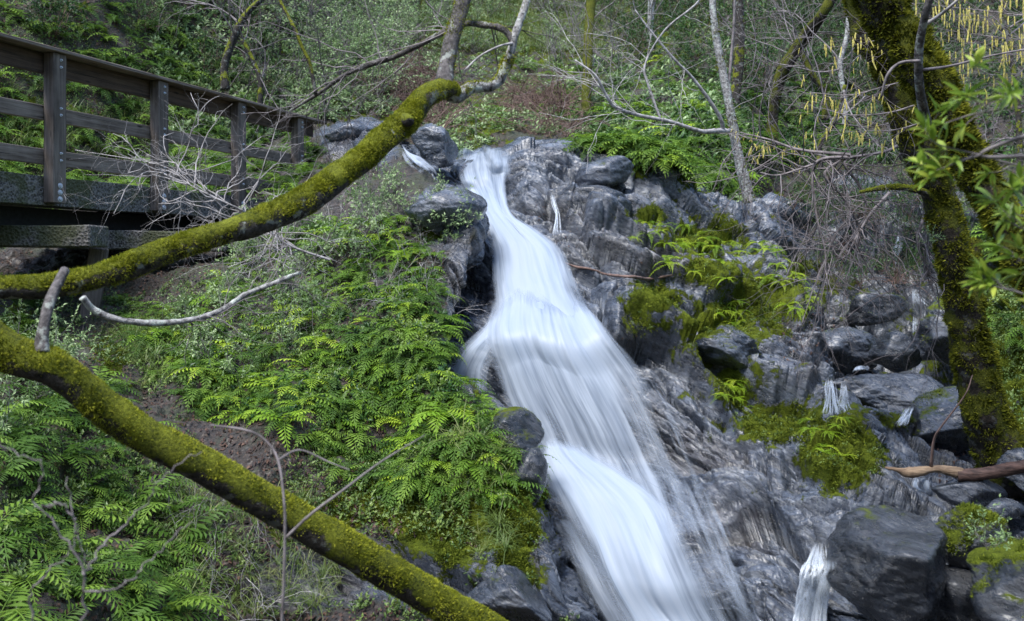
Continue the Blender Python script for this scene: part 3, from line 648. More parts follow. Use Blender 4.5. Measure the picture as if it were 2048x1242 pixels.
M['wood_t'] = wood('weathered_rail_wood', (.05, .034, .025), (.26, .21, .175), 't')
M['wood_z'] = wood('weathered_post_wood', (.034, .025, .02), (.20, .165, .14), 'z')
M['wood_dark'] = wood('dark_rail_wood', (.022, .014, .009), (.10, .065, .045), 't')
def concrete(name, c1, c2):
    n = NT(name); c = n.coord(); v = n.add('TexVoronoi', {'Vector': c, 'Scale': 34.0}).outputs[0]; a = n.noise(c, 40, 6, .7); b = n.noise(c, 2.5, 5, .6)
    f = n.math('ADD', n.math('MULTIPLY', v, .5), n.math('MULTIPLY', a, .6))
    col = n.ramp(f, [(.35, c1), (.75, c2)])
    col = n.mix(n.math('MULTIPLY', n.ramp(b, [(.46, 0), (.58, 1)]), .7), col, (.055, .065, .015))
    return n.done(n.bsdf(col=col, rough=.85, spec=.3, nrm=n.bump(n.math('ADD', v, a), 1, .02)))
M['concrete'] = concrete('pebbly_concrete', (.03, .028, .026), (.22, .205, .185))
M['girder'] = plain('dark_girder', (.004, .005, .006), (.015, .017, .02), 20, .7)
BR = empty('footbridge', P0+np.array([0, 0, .65])); tag(BR, 'weathered timber footbridge with post and rail side on a concrete edge beam', 'footbridge')
BL = np.array(BR.location)
def bpart(name, boxes, m, parent=BR, seed=0, jit=.006):
    Vs, Fs, b = [], [], 0
    for bb in boxes:
        V, Fa = bx(bb[0], bb[1], 14 if max(np.array(bb[1])-np.array(bb[0])) > 1 else 6, bb[2] if len(bb) > 2 else .006, jit, seed)
        Vs.append(V); Fs.append(Fa+b); b += len(V)
    V = np.concatenate(Vs); Fa = np.concatenate(Fs)
    W = P0+V[:, :1]*dB+V[:, 1:2]*nB+V[:, 2:3]*np.array([0, 0, 1])
    me = mesh(name, W-BL, Fa, M[m], False)
    a = me.attributes.new('tco', 'FLOAT_VECTOR', 'POINT'); a.data.foreach_set('vector', np.ascontiguousarray(V+seed*3.7, dtype=np.float32).ravel())
    o = link(name, me, parent)
    if parent is not BR: o.location = -parent.location
    return o
bpart('handrail_cap', [((-4, -.20, 2.335), (6.1, .05, 2.375))], 'wood_t', seed=1)
bpart('top_rail', [((-4, -.19, 2.10), (6.0, -.145, 2.332))], 'wood_dark', seed=2)
bpart('middle_rail', [((-4, -.19, 1.58), (5.95, -.145, 1.75))], 'wood_t', seed=3)
bpart('lower_rail', [((-4, -.19, 1.08), (5.9, -.145, 1.26))], 'wood_t', seed=4)
bpart('edge_beam', [((-4.5, -.42, .62), (6.0, -.145, .955))], 'concrete', seed=5, jit=.015)
bpart('deck', [((-4.5, -1.7, .70), (6.0, -.425, .93))], 'concrete', seed=6)
bpart('girder', [((-4.5, -.75, .30), (4.6, -.5, .617)), ((-4.5, -1.65, .30), (4.6, -1.4, .617))], 'girder', seed=7)
def disc(c, axis, r, h, seg=10):
    """bolt: washer and domed head"""
    T = axis/np.linalg.norm(axis)
    L = [(np.array([c, c+T*h*.3, c+T*h*.3, c+T*h, c+T*h*1.1]), np.array([r, r, r*.62, r*.6, .0005]))]
    return tubes(L, seg)
for k, t in enumerate([0, 1.83, 3.65, 5.35]):
    po = bpart('post', [((t-.10, -.14, .65), (t+.10, 0, 2.33))], 'wood_z', seed=10+k)
    for z, r in [(2.26, .016), (2.18, .016), (1.715, .016), (1.64, .016), (1.21, .016), (1.13, .016), (.845, .033), (.77, .033), (.695, .033)]:
        c = P0+dB*(t+(.012 if r < .02 else 0))+nB*.0+np.array([0, 0, z])
        V, Fa = disc(c, nB, r, .022)
        link('bolt', mesh('bolt', V-BL, Fa, M['steel'], False), po)
# supports under it
def free_box(name, c, size, rotz, m, tilt=0, label=None, cat=None, seed=0, jit=.02, parent=None):
    V, Fa = bx((-size[0]/2, -size[1]/2, -size[2]/2), (size[0]/2, size[1]/2, size[2]/2), 8, .015, jit, seed)
    Rm = np.array(Matrix.Rotation(rotz, 3, 'Z') @ Matrix.Rotation(tilt, 3, 'Y'))
    base = np.array([0, 0, -size[2]/2])
    me = mesh(name, (V-base) @ Rm.T, Fa, M[m], False)
    a = me.attributes.new('tco', 'FLOAT_VECTOR', 'POINT'); a.data.foreach_set('vector', np.ascontiguousarray(V+seed, dtype=np.float32).ravel())
    o = link(name, me, parent, np.array(c)+Rm @ base)
    if label: tag(o, label, cat)
    return o
c = at(-60, 474, 11.4)
free_box('bearing_block', c, (3.0, .5, .24), -.04, 'concrete', 0, 'long concrete bearing block under the near end of the footbridge', 'concrete block', 3)
c = at(300, 482, 12.6)
free_box('abutment_wall', c, (1.9, .5, .24), .05, 'concrete', .02, 'rough concrete ledge under the middle of the footbridge', 'concrete ledge', 4)
c = at(188, 570, 11.7)
free_box('prop_post', c, (.20, .20, .86), .3, 'wood_z', .12, 'short grey timber prop leaning under the footbridge', 'timber prop', 5)

# ------------------------------------------------------------ plant makers
def frond(L, pairs, rg, a0, a1, wid, az=0, tip=.25, twist=0):
    t = (np.arange(pairs*1.0)+.6)/pairs
    tt = np.linspace(0, 1, pairs+2)
    ang = a0+(a1-a0)*tt**1.2
    st = L/(pairs+1)
    x = np.concatenate([[0], np.cumsum(np.cos(ang[:-1])*st)]); z = np.concatenate([[0], np.cumsum(np.sin(ang[:-1])*st)])
    side = twist*tt**2*L
    P = np.stack([x, side, z], 1)
    T = np.gradient(P, axis=0); T /= np.linalg.norm(T, axis=1, keepdims=True)
    V, Fa = [], []
    i0 = max(1, int(pairs*.12))
    up = np.cross(T, np.array([0, 1., 0])); up *= -1
    for i in range(i0, pairs+1):
        s = (i-i0)/(pairs-i0+1e-9)
        prof = min(1, .55+s*2.2)*(1-s**1.6)+.06
        l = wid*L*prof*rg.uniform(.88, 1.1); w = st*.95*(.55+.45*(1-s))
        for sd in (-1, 1):
            out = np.array([0, sd*1., 0])*.9+T[i]*(.28+.3*s)-up[i]*rg.uniform(.0, .35)*np.sign(-1)*-1*0+np.array([0, 0, -rg.uniform(.05, .3)])
            out /= np.linalg.norm(out)
            b = P[i]; k = len(V)
            V += [b-T[i]*w*.5, b+out*l*.55-T[i]*w*.42+np.array([0, 0, .04*l]), b+out*l, b+out*l*.5+T[i]*w*.5+np.array([0, 0, .04*l])]
            Fa.append([k, k+1, k+2, k+3])
    rw = L*.006
    for i in range(pairs+1):
        k = len(V); o = np.array([0, rw, 0])
        V += [P[i]-o, P[i]+o, P[i+1]+o*.8, P[i+1]-o*.8]; Fa.append([k, k+1, k+2, k+3])
    V = np.array(V); c, s = math.cos(az), math.sin(az)
    V = np.stack([V[:, 0]*c-V[:, 1]*s, V[:, 0]*s+V[:, 1]*c, V[:, 2]], 1)
    return V, np.array(Fa)
def clump_fronds(seed, n=8, L=.36, pairs=13, wid=.19, a0=(.5, 1.2), a1=(-1.1, -.2)):
    rg = np.random.default_rng(seed); out = []
    for k in range(n):
        az = (k+.5)/n*4.2-2.1+rg.uniform(-.3, .3)
        out.append(frond(L*rg.uniform(.65, 1.15), pairs, rg, rg.uniform(*a0), rg.uniform(*a1), wid*rg.uniform(.85, 1.15), az, twist=rg.uniform(-.25, .25)))
    return out
def join(parts):
    Vs, Fs, b = [], [], 0
    for V, Fa in parts: Vs.append(V); Fs.append(Fa+b); b += len(V)
    return np.concatenate(Vs), np.concatenate(Fs)
def basis(n, up=.6, az=None):
    """rotation whose local z leans between world up and slope normal"""
    z = np.array([0, 0, 1.])*up+n*(1-up)*1.0; z /= np.linalg.norm(z)
    a = math.atan2(n[1], n[0])+R.uniform(-.6, .6) if az is None else R.uniform(0, 2*math.pi)
    x = np.array([math.cos(a), math.sin(a), 0]); x -= z*(x@z); x /= np.linalg.norm(x)
    return np.stack([x, np.cross(z, x), z], 1)
def scatter(name, variants, P, Nn, scale, m, up=.6, kind='stuff', lift=0, sm=False):
    Vs, Fs, rr, b = [], [], [], 0
    for i in range(len(P)):
        V, Fa = variants[R.integers(len(variants))]
        B = basis(Nn[i], up); s = scale[i]
        Vs.append((V*s) @ B.T+P[i]+Nn[i]*lift); Fs.append(Fa+b); rr.append(np.full(len(V), R.random())); b += len(V)
    o = link(name, mesh(name, np.concatenate(Vs), np.concatenate(Fs), M[m], sm, {'rnd': np.concatenate(rr)}))
    if kind: tag(o, kind=kind)
    return o
def pick(pxa, pya, polys, n, flatV, flatN, mind=0, visy=True, sel=None):
    """random points on a terrain inside picture-region polygons"""
    if polys is None: mk = (pxa > -120) & (pxa < 2170) & (pya > -140) & (pya < 1360)
    else:
        mk = np.zeros(pxa.shape, bool)
        for p in polys: mk |= inpoly(pxa, pya, p)
    if sel is not None: mk &= sel
    mk &= visible(pxa, pya, flatV[:, 1])
    ids = np.nonzero(mk)[0]
    out = []; pts = []
    R.shuffle(ids)
    if mind <= 0: return ids[:n]
    grid = {}
    for i in ids:
        x, y, z = flatV[i]/mind; key = (int(x//1), int(y//1), int(z//1)); ok = True
        for a in (-1, 0, 1):
            for b in (-1, 0, 1):
                for c in (-1, 0, 1):
                    for q in grid.get((key[0]+a, key[1]+b, key[2]+c), ()):
                        if (x-q[0])**2+(y-q[1])**2+(z-q[2])**2 < 1: ok = False
        if ok: grid.setdefault(key, []).append((x, y, z)); out.append(i)
        if len(out) >= n: break
    return np.array(out, int)

def leaf(l, w, fold=.25, bend=.2):
    V = np.array([[0, 0, 0], [l*.45, -w/2, fold*w], [l, 0, -bend*l], [l*.45, w/2, fold*w], [l*.5, 0, 0]])
    return V, np.array([[0, 1, 2, 4], [0, 4, 2, 3]])
def rot_to(d, roll=0):
    d = d/np.linalg.norm(d); u = np.array([0, 0, 1.]) if abs(d[2]) < .95 else np.array([1., 0, 0])
    y = np.cross(u, d); y /= np.linalg.norm(y); z = np.cross(d, y)
    c, s = math.cos(roll), math.sin(roll)
    return np.stack([d, y*c+z*s, -y*s+z*c], 1)
def grow(seed, p0, d0, L, depth, nseg=7, r0=.02, wig=.25, kids=(2, 4), grav=0., spread=.8, lenf=.62, taper=.35, out=None, tips=None, startk=.25):
    """recursive bare branch: list of (points, radii)"""
    rg = seed if not isinstance(seed, int) else np.random.default_rng(seed)
    if out is None: out = []
    if tips is None: tips = []
    P = [np.array(p0, float)]; d = np.array(d0, float); d /= np.linalg.norm(d)
    for i in range(nseg):
        d = d+rg.normal(size=3)*wig*.5+np.array([0, 0, grav])*.3; d /= np.linalg.norm(d)
        P.append(P[-1]+d*L/nseg)
    P = np.array(P); rr = r0*np.linspace(1, taper, len(P))
    out.append((P, rr)); tips.append(P)
    if depth > 0:
        for k in range(rg.integers(kids[0], kids[1]+1)):
            i = rg.integers(int(startk*nseg), nseg)+0
            dd = P[min(i+1, nseg)]-P[i]; dd /= np.linalg.norm(dd)+1e-9
            nd = dd+rg.normal(size=3)*spread*.8
            grow(rg, P[i], nd, L*lenf*rg.uniform(.7, 1.2), depth-1, max(4, nseg-1), rr[i]*.62, wig, kids, grav, spread, lenf, taper, out, tips, startk)
    return out, tips
def shrub_arrays(seed, L=.6, n=5, depth=2, leafl=.035, leafw=.014, per=14, grav=.0, updir=(.8, 1.4), lr=.006):
    rg = np.random.default_rng(seed); out = []; tips = []
    for k in range(n):
        a = rg.uniform(0, 2*math.pi); e = rg.uniform(*updir)
        grow(rg, (0, 0, 0), (math.cos(a)*math.cos(e), math.sin(a)*math.cos(e), math.sin(e)), L*rg.uniform(.7, 1.1), depth, 6, lr, .35, (2, 4), grav, .8, .6, .4, out, tips)
    lv = leaf(1, leafw/leafl)
    parts = []
    for P in tips:
        for q in range(per):
            t = rg.uniform(.25, 1)*(len(P)-1); i = min(int(t), len(P)-2)
            p = P[i]+(P[i+1]-P[i])*(t-i); d = (P[i+1]-P[i]); d = d/np.linalg.norm(d)+rg.normal(size=3)*.8
            s = leafl*rg.uniform(.6, 1.2)
            parts.append(((lv[0]*s) @ rot_to(d, rg.uniform(-1, 1)).T+p, lv[1]))
    return tubes(out, 3), join(parts)

# ------------------------------------------------------------ ferns
FREG = [
 # terrain, polygon, count of individual ferns, min spacing, frond length, material, up lean, label, group
 ('B', [(470, 500), (650, 440), (790, 440), (860, 500), (890, 620), (900, 700), (640, 700), (480, 640), (400, 600)], 66, .21, .36, 'fern', .75, 'bright green fern on the upper fern bank between bridge and waterfall', 'ferns on the upper fern bank'),
 ('B', [(400, 640), (640, 700), (900, 700), (935, 790), (800, 840), (640, 870), (450, 830), (380, 760), (260, 660)], 56, .22, .34, 'fern', .75, 'green fern on the steep middle of the bank left of the waterfall', 'ferns on the middle of the bank'),
 ('B', [(800, 840), (960, 780), (1040, 870), (1030, 960), (960, 1020), (880, 1000), (790, 960)], 24, .17, .36, 'fern', .8, 'light green fern hanging on the bank beside the lower waterfall', 'ferns beside the lower waterfall'),
 ('B', [(-40, 770), (150, 770), (290, 860), (330, 960), (370, 1060), (370, 1260), (-40, 1260)], 46, .26, .42, 'fern_cool', .75, 'large cool green fern in the lower left corner below the leaning trunk', 'large ferns below the leaning trunk'),
 ('HB', [(-40, 60), (-40, 420), (600, 390), (640, 300), (500, 150), (330, 0), (-40, 0)], 60, .42, .55, 'fern_cool', .75, 'fern on the hillside behind the footbridge railing', 'ferns on the hillside behind the footbridge'),
 ('HR', [(1140, 250), (1190, 190), (1300, 110), (1430, 130), (1480, 300), (1490, 410), (1400, 350), (1280, 320), (1160, 300)], 40, .26, .60, 'fern', .75, 'bright green fern above the rock on the right of the waterfall', 'ferns above the right rock'),
]
extra_small = []
fern_total = 0
TER = {'B': (bflat, BN, bpx, bqy), 'H': (hflat, HN, hpx, hpy)}
CS = 9; ZB = np.full((260, 180), 1e9)
def zkey(x, y): return np.clip(((x+150)/CS).astype(int), 0, 259), np.clip(((y+150)/CS).astype(int), 0, 179)
for fv in (bflat, RP.reshape(-1, 3), hflat):
    x_, y_ = proj(fv); okk = (x_ > -150) & (x_ < 2180) & (y_ > -150) & (y_ < 1460)
    i_, j_ = zkey(x_[okk], y_[okk]); np.minimum.at(ZB, (i_, j_), fv[okk][:, 1])
def visible(x, y, Y):
    i_, j_ = zkey(x, y); return Y < ZB[i_, j_]*1.03+.12
rfl = RP.reshape(-1, 3)
TER['R'] = (rfl, RN, rpx, rpy)
cmb = (np.concatenate([hflat, rfl]), np.concatenate([HN, RN]), np.concatenate([hpx, rpx]), np.concatenate([hpy, rpy]))
TER['HR'] = cmb
TER['HB'] = (np.concatenate([hflat, bflat]), np.concatenate([HN, BN]), np.concatenate([hpx, bpx]), np.concatenate([hpy, bqy]))
def fern_variants(L, hang=False, pairs=13):
    out = []
    for s in range(4):
        if hang: fr = clump_fronds(500+s, 8, L, pairs, .17, (-.1, .8), (-1.7, -1.3))
        else: fr = clump_fronds(400+s, 7, L*1.2, pairs, .25, (.1, 1.0), (-1.7, -.7))
        out.append(fr)
    return out
fern_done = []
for ri, (ter, poly, cnt, mind, L, m, up, lab, grp) in enumerate(FREG):
    V, Nn, pxa, pya = TER[ter]
    ids = pick(pxa, pya, [poly], cnt, V, Nn, mind)
    var = fern_variants(L, pairs=14 if ri == 3 else 11)
    near = ri == 3
    if near:
        # thing > frond parts
        protos = []
        for fr in var:
            protos.append([mesh('frond', v, f, M[m], False, {'rnd': np.full(len(v), .07*q)}) for q, (v, f) in enumerate(fr)])
        for k, i in enumerate(ids):
            e = empty('fern', V[i]); B = basis(Nn[i], up); s = R.uniform(.55, 1.25)
            e.matrix_world = Matrix([[*(B[r]*s), V[i][r]] for r in range(3)]+[[0, 0, 0, 1]])
            tag(e, lab, 'fern', grp)
            for me in protos[k % 4]:
                o = bpy.data.objects.new('frond', me); COL.objects.link(o); o.parent = e
    else:
        protos = [mesh('fern', *join(fr), M[m], False, {'rnd': np.concatenate([np.full(len(v), .08*q) for q, (v, f) in enumerate(fr)])}) for fr in var]
        for k, i in enumerate(ids):
            o = bpy.data.objects.new('fern', protos[k % 4]); COL.objects.link(o)
            B = basis(Nn[i], up); s = R.uniform(.5, 1.25)
            o.matrix_world = Matrix([[*(B[r]*s), V[i][r]] for r in range(3)]+[[0, 0, 0, 1]])
            tag(o, lab, 'fern', grp)
# the mass of smaller ferns between them: one object
Fm = [join(fr) for fr in fern_variants(.30, pairs=10)]
Ps, Ns, Ss = [], [], []
for ter, polys, cnt, sc0 in [
    ('B', [FREG[0][1], FREG[1][1]], 330, .95), ('B', [FREG[2][1]], 60, .95), ('B', [[(960, 780), (1040, 840), (1075, 940), (1060, 1010), (1000, 960)]], 26, .8), ('B', [[(600, 850), (800, 850), (860, 1000), (700, 960)], [(230, 600), (420, 600), (460, 860), (300, 760)]], 120, .95), ('B', [FREG[3][1]], 30, 1.1), ('HB', [FREG[4][1]], 300, 1.4),
    ('HR', [FREG[5][1]], 260, 1.5), ('H', [[(1480, 180), (1600, 180), (1640, 300), (1560, 330), (1490, 300)]], 50, 1.4),
    ('H', [[(900, 190), (1010, 190), (1020, 270), (930, 280)], [(1080, 180), (1150, 190), (1130, 240), (1080, 230)]], 30, 1.2), ('H', [[(1000, 110), (1150, 120), (1180, 200), (1020, 200)]], 60, 1.2),
    ('B', [[(-40, 560), (180, 700), (260, 800), (-40, 780)], [(0, 490), (80, 520), (120, 700), (0, 720)]], 40, 1.1), ('B', [[(600, 300), (650, 250), (660, 400), (600, 400)]], 20, 1),
    ('R', [[(1960, 560), (2080, 540), (2080, 700), (1960, 680)], [(1870, 420), (2080, 420), (2080, 600), (1940, 560)]], 30, 1.1), ('H', [[(1580, 60), (1700, 100), (1690, 300), (1600, 280)]], 70, 1.4)]:
    V, Nn, pxa, pya = TER[ter]; ids = pick(pxa, pya, polys, cnt, V, Nn)
    Ps.append(V[ids]); Ns.append(Nn[ids]); Ss.append(sc0*R.uniform(.6, 1.2, len(ids)))
Ps, Ns, Ss = np.concatenate(Ps), np.concatenate(Ns), np.concatenate(Ss)
scatter('ferns', Fm, Ps, Ns, Ss, 'fern_cool', .75)
# hanging ferns on the rock
hv = fern_variants(.34, True, 12)
hp = [mesh('hanging_fern', *join(fr), M['fern_hang'], False, {'rnd': np.concatenate([np.full(len(v), .08*q) for q, (v, f) in enumerate(fr)])}) for fr in hv]
HREG = [([(1240, 425), (1300, 430), (1400, 460), (1490, 500), (1470, 560), (1370, 550), (1300, 500), (1250, 460)], 46, 'yellow green fern hanging off the mossy ledge on the right rock', 'ferns hanging off the mossy ledge'),
        ([(1500, 475), (1560, 510), (1620, 600), (1590, 650), (1530, 560)], 28, 'narrow green fern trailing down the back edge of the right rock', 'ferns trailing down the back edge of the rock'),
        ([(1430, 730), (1480, 740), (1500, 830), (1450, 800)], 9, 'small hanging fern in the mossy crack of the lower right rock', 'ferns in the mossy crack'),
        ([(1600, 850), (1690, 830), (1720, 930), (1640, 930)], 9, 'small light green fern on the mossy pad of the lower right rock', 'ferns on the mossy pad'),
        ([(1430, 590), (1490, 600), (1480, 650), (1430, 640)], 9, 'small yellow green fern on the middle of the right rock', 'ferns on the middle of the right rock')]
for poly, cnt, lab, grp in HREG:
    V, Nn, pxa, pya = TER['R']; ids = pick(pxa, pya, [poly], cnt, V, Nn, .10)
    for k, i in enumerate(ids):
        o = bpy.data.objects.new('hanging_fern', hp[k % 4]); COL.objects.link(o)
        B = basis(Nn[i], .9); s = R.uniform(.45, .95)*(.75 if cnt < 10 else 1)
        o.matrix_world = Matrix([[*(B[r]*s), V[i][r]+Nn[i][r]*.03] for r in range(3)]+[[0, 0, 0, 1]])
        tag(o, lab, 'fern', grp)

# ------------------------------------------------------------ ground cover, litter, grass, moss tufts
def rosette(seed, n=7, l=.035, w=.018):
    rg = np.random.default_rng(seed); lv = leaf(1, w/l); parts = []
    for k in range(n):
        a = rg.uniform(0, 2*math.pi); e = rg.uniform(.1, 1.2)
        d = np.array([math.cos(a)*math.cos(e), math.sin(a)*math.cos(e), math.sin(e)])
        parts.append(((lv[0]*l*rg.uniform(.6, 1.2)) @ rot_to(d, rg.uniform(-.8, .8)).T+d*rg.uniform(0, .04)+np.array([0, 0, rg.uniform(0, .05)]), lv[1]))
    return join(parts)
ros = [rosette(s) for s in range(6)]; rosb = [rosette(s, 12, .075, .03) for s in range(6)]
def spread_cover(name, specs, variants, m, up=.5):
    P, N_, S = [], [], []
    for ter, polys, cnt, s0, sel in specs:
        V, Nn, pxa, pya = TER[ter]; ids = pick(pxa, pya, polys, cnt, V, Nn, sel=sel)
        P.append(V[ids]+Nn[ids]*.01); N_.append(Nn[ids]); S.append(s0*R.uniform(.5, 1.3, len(ids)))
    return scatter(name, variants, np.concatenate(P), np.concatenate(N_), np.concatenate(S), m, up)
soilB = rocky < .5
bn = fbm(bflat*1.3, 3, 90) > -.15
hn = fbm(hflat*.8, 3, 91) > -.25
spread_cover('ground_cover', [('B', None, 5500, 1, soilB & bn & (bqy > 560)), ('B', None, 250, .8, (bmoss > .5)), ('H', None, 14000, 1.1, hn & (hpy < 430)), ('R', [[(1880, 380), (2140, 380), (2140, 900), (2000, 860), (1940, 600)]], 2500, 1, None),
    ('R', None, 1200, .5, moss > .6)], ros, 'cover')
spread_cover('undergrowth', [('H', None, 4500, 1.2, (hpy < 330) & (hn) & (hpx > 1150)), ('B', [FREG[1][1], FREG[0][1]], 700, .7, None)], rosb, 'shrub_dark')
spread_cover('low_plants', [('H', None, 6500, 1.15, (hpy < 330) & (hpx > 300) & (hpx < 1500)), ('HR', [FREG[5][1]], 300, .8, None)], rosb, 'shrub')
def dead(seed):
    rg = np.random.default_rng(seed); lv = leaf(.042, .024, rg.uniform(-.3, .4), rg.uniform(-.2, .3)); return lv
def grass_t(seed, n=14, L=.28):
    rg = np.random.default_rng(seed); parts = []
    for k in range(n):
        a = rg.uniform(0, 6.28); e0 = rg.uniform(.7, 1.4); e1 = e0-rg.uniform(.6, 2); l = L*rg.uniform(.5, 1.1)
        e = np.linspace(e0, e1, 5); x = np.concatenate([[0], np.cumsum(np.cos(e)*l/5)]); z = np.concatenate([[0], np.cumsum(np.sin(e)*l/5)])
        c, s = math.cos(a), math.sin(a); w = .003*np.linspace(1, .2, 6)
        V = np.concatenate([np.stack([x*c-w*s, x*s+w*c, z], 1), np.stack([x*c+w*s, x*s-w*c, z], 1)])
        parts.append((V, np.array([[q, q+1, q+7, q+6] for q in range(5)])))
    return join(parts)
spread_cover('leaf_litter', [('B', None, 16000, 1, soilB & (bqy > 500)), ('H', None, 12000, 1.6, hpy < 420), ('R', None, 700, 1, (rpx > 1560) & (RN[:, 2] > .35) & (brown > .25)), ('R', None, 500, .8, (ch.size > 0) & (brown > .4))], [dead(s) for s in range(6)], 'litter', .1)
spread_cover('grass', [('B', [[(330, 960), (640, 1000), (700, 1150), (640, 1250), (360, 1250)], [(200, 640), (400, 640), (300, 800)]], 200, 1, None), ('H', [[(0, 150), (400, 150), (500, 380), (0, 380)]], 200, 1.5, None), ('H', [[(820, -20), (1250, -20), (1200, 110), (860, 100)]], 2500, 1.6, None),
    ('B', [[(900, 880), (1010, 900), (1020, 1120), (960, 1120)]], 70, 1, None)], [grass_t(s) for s in range(5)], 'grass', .6)

mt = []
for s_ in range(5):
    rg = np.random.default_rng(s_); pr_ = []
    for k in range(14):
        p = np.array([*rg.normal(size=2)*.018, 0]); d = np.array([*rg.normal(size=2)*.6, 1.]); d /= np.linalg.norm(d); sd = np.cross(d, rg.normal(size=3)); sd /= np.linalg.norm(sd); l = rg.uniform(.012, .03)
        pr_.append((np.stack([p-sd*l*.25, p+sd*l*.25, p+d*l+sd*l*.08, p+d*l-sd*l*.08]), np.array([[0, 1, 2, 3]])))
    mt.append(join(pr_))
mn_R = fbm(rfl*4, 4, 12)*.8; mn_B = fbm(bflat*4, 4, 12)*.9
spread_cover('moss_tufts', [('R', None, 4500, .8, (moss+mn_R > .72)), ('B', None, 4500, .8, (bmoss+mn_B > .72))], mt, 'mossfuzz_mid', 0)
# ------------------------------------------------------------ shrubs
def shrub_thing(idx, P, s, lab, grp, protos, names=('shrub', 'stem', 'foliage'), cat='shrub', n=None, up=.7):
    tw, lv = protos
    e = empty(names[0], P); B = basis(n if n is not None else np.array([0, -.5, .8]), up)
    e.matrix_world = Matrix([[*(B[r]*s), P[r]] for r in range(3)]+[[0, 0, 0, 1]])
    for nm, me in ((names[1], tw), (names[2], lv)):
        if me is None: continue
        o = bpy.data.objects.new(nm, me); COL.objects.link(o); o.parent = e
    tag(e, lab, cat, grp); return e
def shrub_protos(seeds, twm, lvm, **k):
    out = []
    for s in seeds:
        (tv, tf), (lv, lf) = shrub_arrays(s, **k)
        nl = len(lv)//5
        out.append((mesh('stem', tv, tf, M[twm], True), mesh('foliage', lv, lf, M[lvm], False, {'rnd': np.repeat(np.random.default_rng(s).uniform(0, .5, nl), 5)})))
    return out
sp_far = shrub_protos([1, 2, 3, 4], 'twig_grey', 'shrub', L=1.1, n=7, depth=2, leafl=.07, leafw=.03, per=9, lr=.010)
sp_dark = shrub_protos([11, 12, 13], 'twig_brown', 'shrub_dark', L=1.1, n=7, depth=2, leafl=.07, leafw=.035, per=12, lr=.010)
sp_near = shrub_protos([21, 22, 23], 'twig_grey', 'shrub', L=.40, n=5, depth=2, leafl=.045, leafw=.017, per=6, lr=.004)
def place_shrubs(ter, poly, cnt, mind, s0, lab, grp, pr, up=.7):
    V, Nn, pxa, pya = TER[ter]; ids = pick(pxa, pya, [poly], cnt, V, Nn, mind)
    for k, i in enumerate(ids): shrub_thing(k, V[i], s0*R.uniform(.75, 1.25), lab, grp, pr[k % len(pr)], n=Nn[i], up=up)
place_shrubs('H', [(400, 0), (560, -20), (900, -40), (880, 60), (760, 130), (760, 220), (650, 250), (560, 180), (480, 120)], 60, .65, .95, 'pale green leafy shrub on the slope above the far end of the railing', 'pale shrubs above the railing end', sp_far)
place_shrubs('H', [(300, -140), (1500, -140), (1500, 30), (300, 30)], 44, 1.2, 1.3, 'pale green shrub along the top edge of the hillside', 'shrubs along the top of the hillside', sp_far)
place_shrubs('H', [(880, -40), (1250, -40), (1250, 90), (1050, 130), (900, 120)], 22, 1.0, .8, 'pale green low shrub on the bright grassy slope at the top centre', 'pale shrubs on the grassy slope', sp_far)
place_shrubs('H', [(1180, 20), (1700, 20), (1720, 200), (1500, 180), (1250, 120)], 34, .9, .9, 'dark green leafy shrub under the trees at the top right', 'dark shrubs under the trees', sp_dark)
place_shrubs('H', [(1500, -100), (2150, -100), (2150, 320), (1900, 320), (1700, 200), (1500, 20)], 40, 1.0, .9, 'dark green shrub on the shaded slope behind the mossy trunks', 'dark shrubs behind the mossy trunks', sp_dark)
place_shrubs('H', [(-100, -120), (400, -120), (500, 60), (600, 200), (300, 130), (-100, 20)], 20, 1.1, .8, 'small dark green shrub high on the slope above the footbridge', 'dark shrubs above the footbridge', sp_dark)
place_shrubs('B', [(480, 470), (700, 420), (800, 400), (820, 470), (640, 560), (660, 700), (430, 800), (300, 700)], 28, .25, 1.0, 'small shrub with bluish leaves among the ferns on the bank', 'bluish shrubs among the ferns', sp_near, .4)
place_shrubs('B', [(760, 380), (860, 400), (940, 420), (950, 480), (860, 480)], 7, .2, .8, 'leafy trailing plant on the rock beside the upper waterfall', 'trailing plants beside the upper waterfall', sp_near, .3)
place_shrubs('B', [(0, 600), (160, 690), (160, 780), (0, 900), (-20, 780)], 8, .3, .9, 'small leafy shrub behind the thick end of the leaning trunk', 'small shrubs behind the leaning trunk', sp_near, .5)

# bare twig thickets
def thicket_me(seed, n, L, r, depth, grav, mname, spread=.9, kids=(2, 4), wig=.4, el=(.4, 1.4)):
    rg = np.random.default_rng(seed); out = []; tips = []
    for k in range(n):
        a = rg.uniform(0, 6.28); e = rg.uniform(*el)
        grow(rg, (rg.normal()*.12, rg.normal()*.12, 0), (math.cos(a)*math.cos(e), math.sin(a)*math.cos(e), math.sin(e)), L*rg.uniform(.6, 1.1), depth, 8, r, wig, kids, grav, spread, .6, .4, out, tips)
    V, Fa = tubes(out, 3)
    return mesh('bare_shrub', V, Fa, M[mname], True)
br = [thicket_me(s, 26, 1.1, .010, 1, -.55, 'twig_brown', .7, (1, 3), .35) for s in (31, 32, 33)]
gr = [thicket_me(s, 6, 1.5, .014, 3, .0, 'twig_grey', .9, (2, 3), .35) for s in (34, 35, 36)]
gs = [thicket_me(s, 5, .7, .004, 2, -.1, 'twig_pale', .9, (2, 3), .45) for s in (37, 38)]
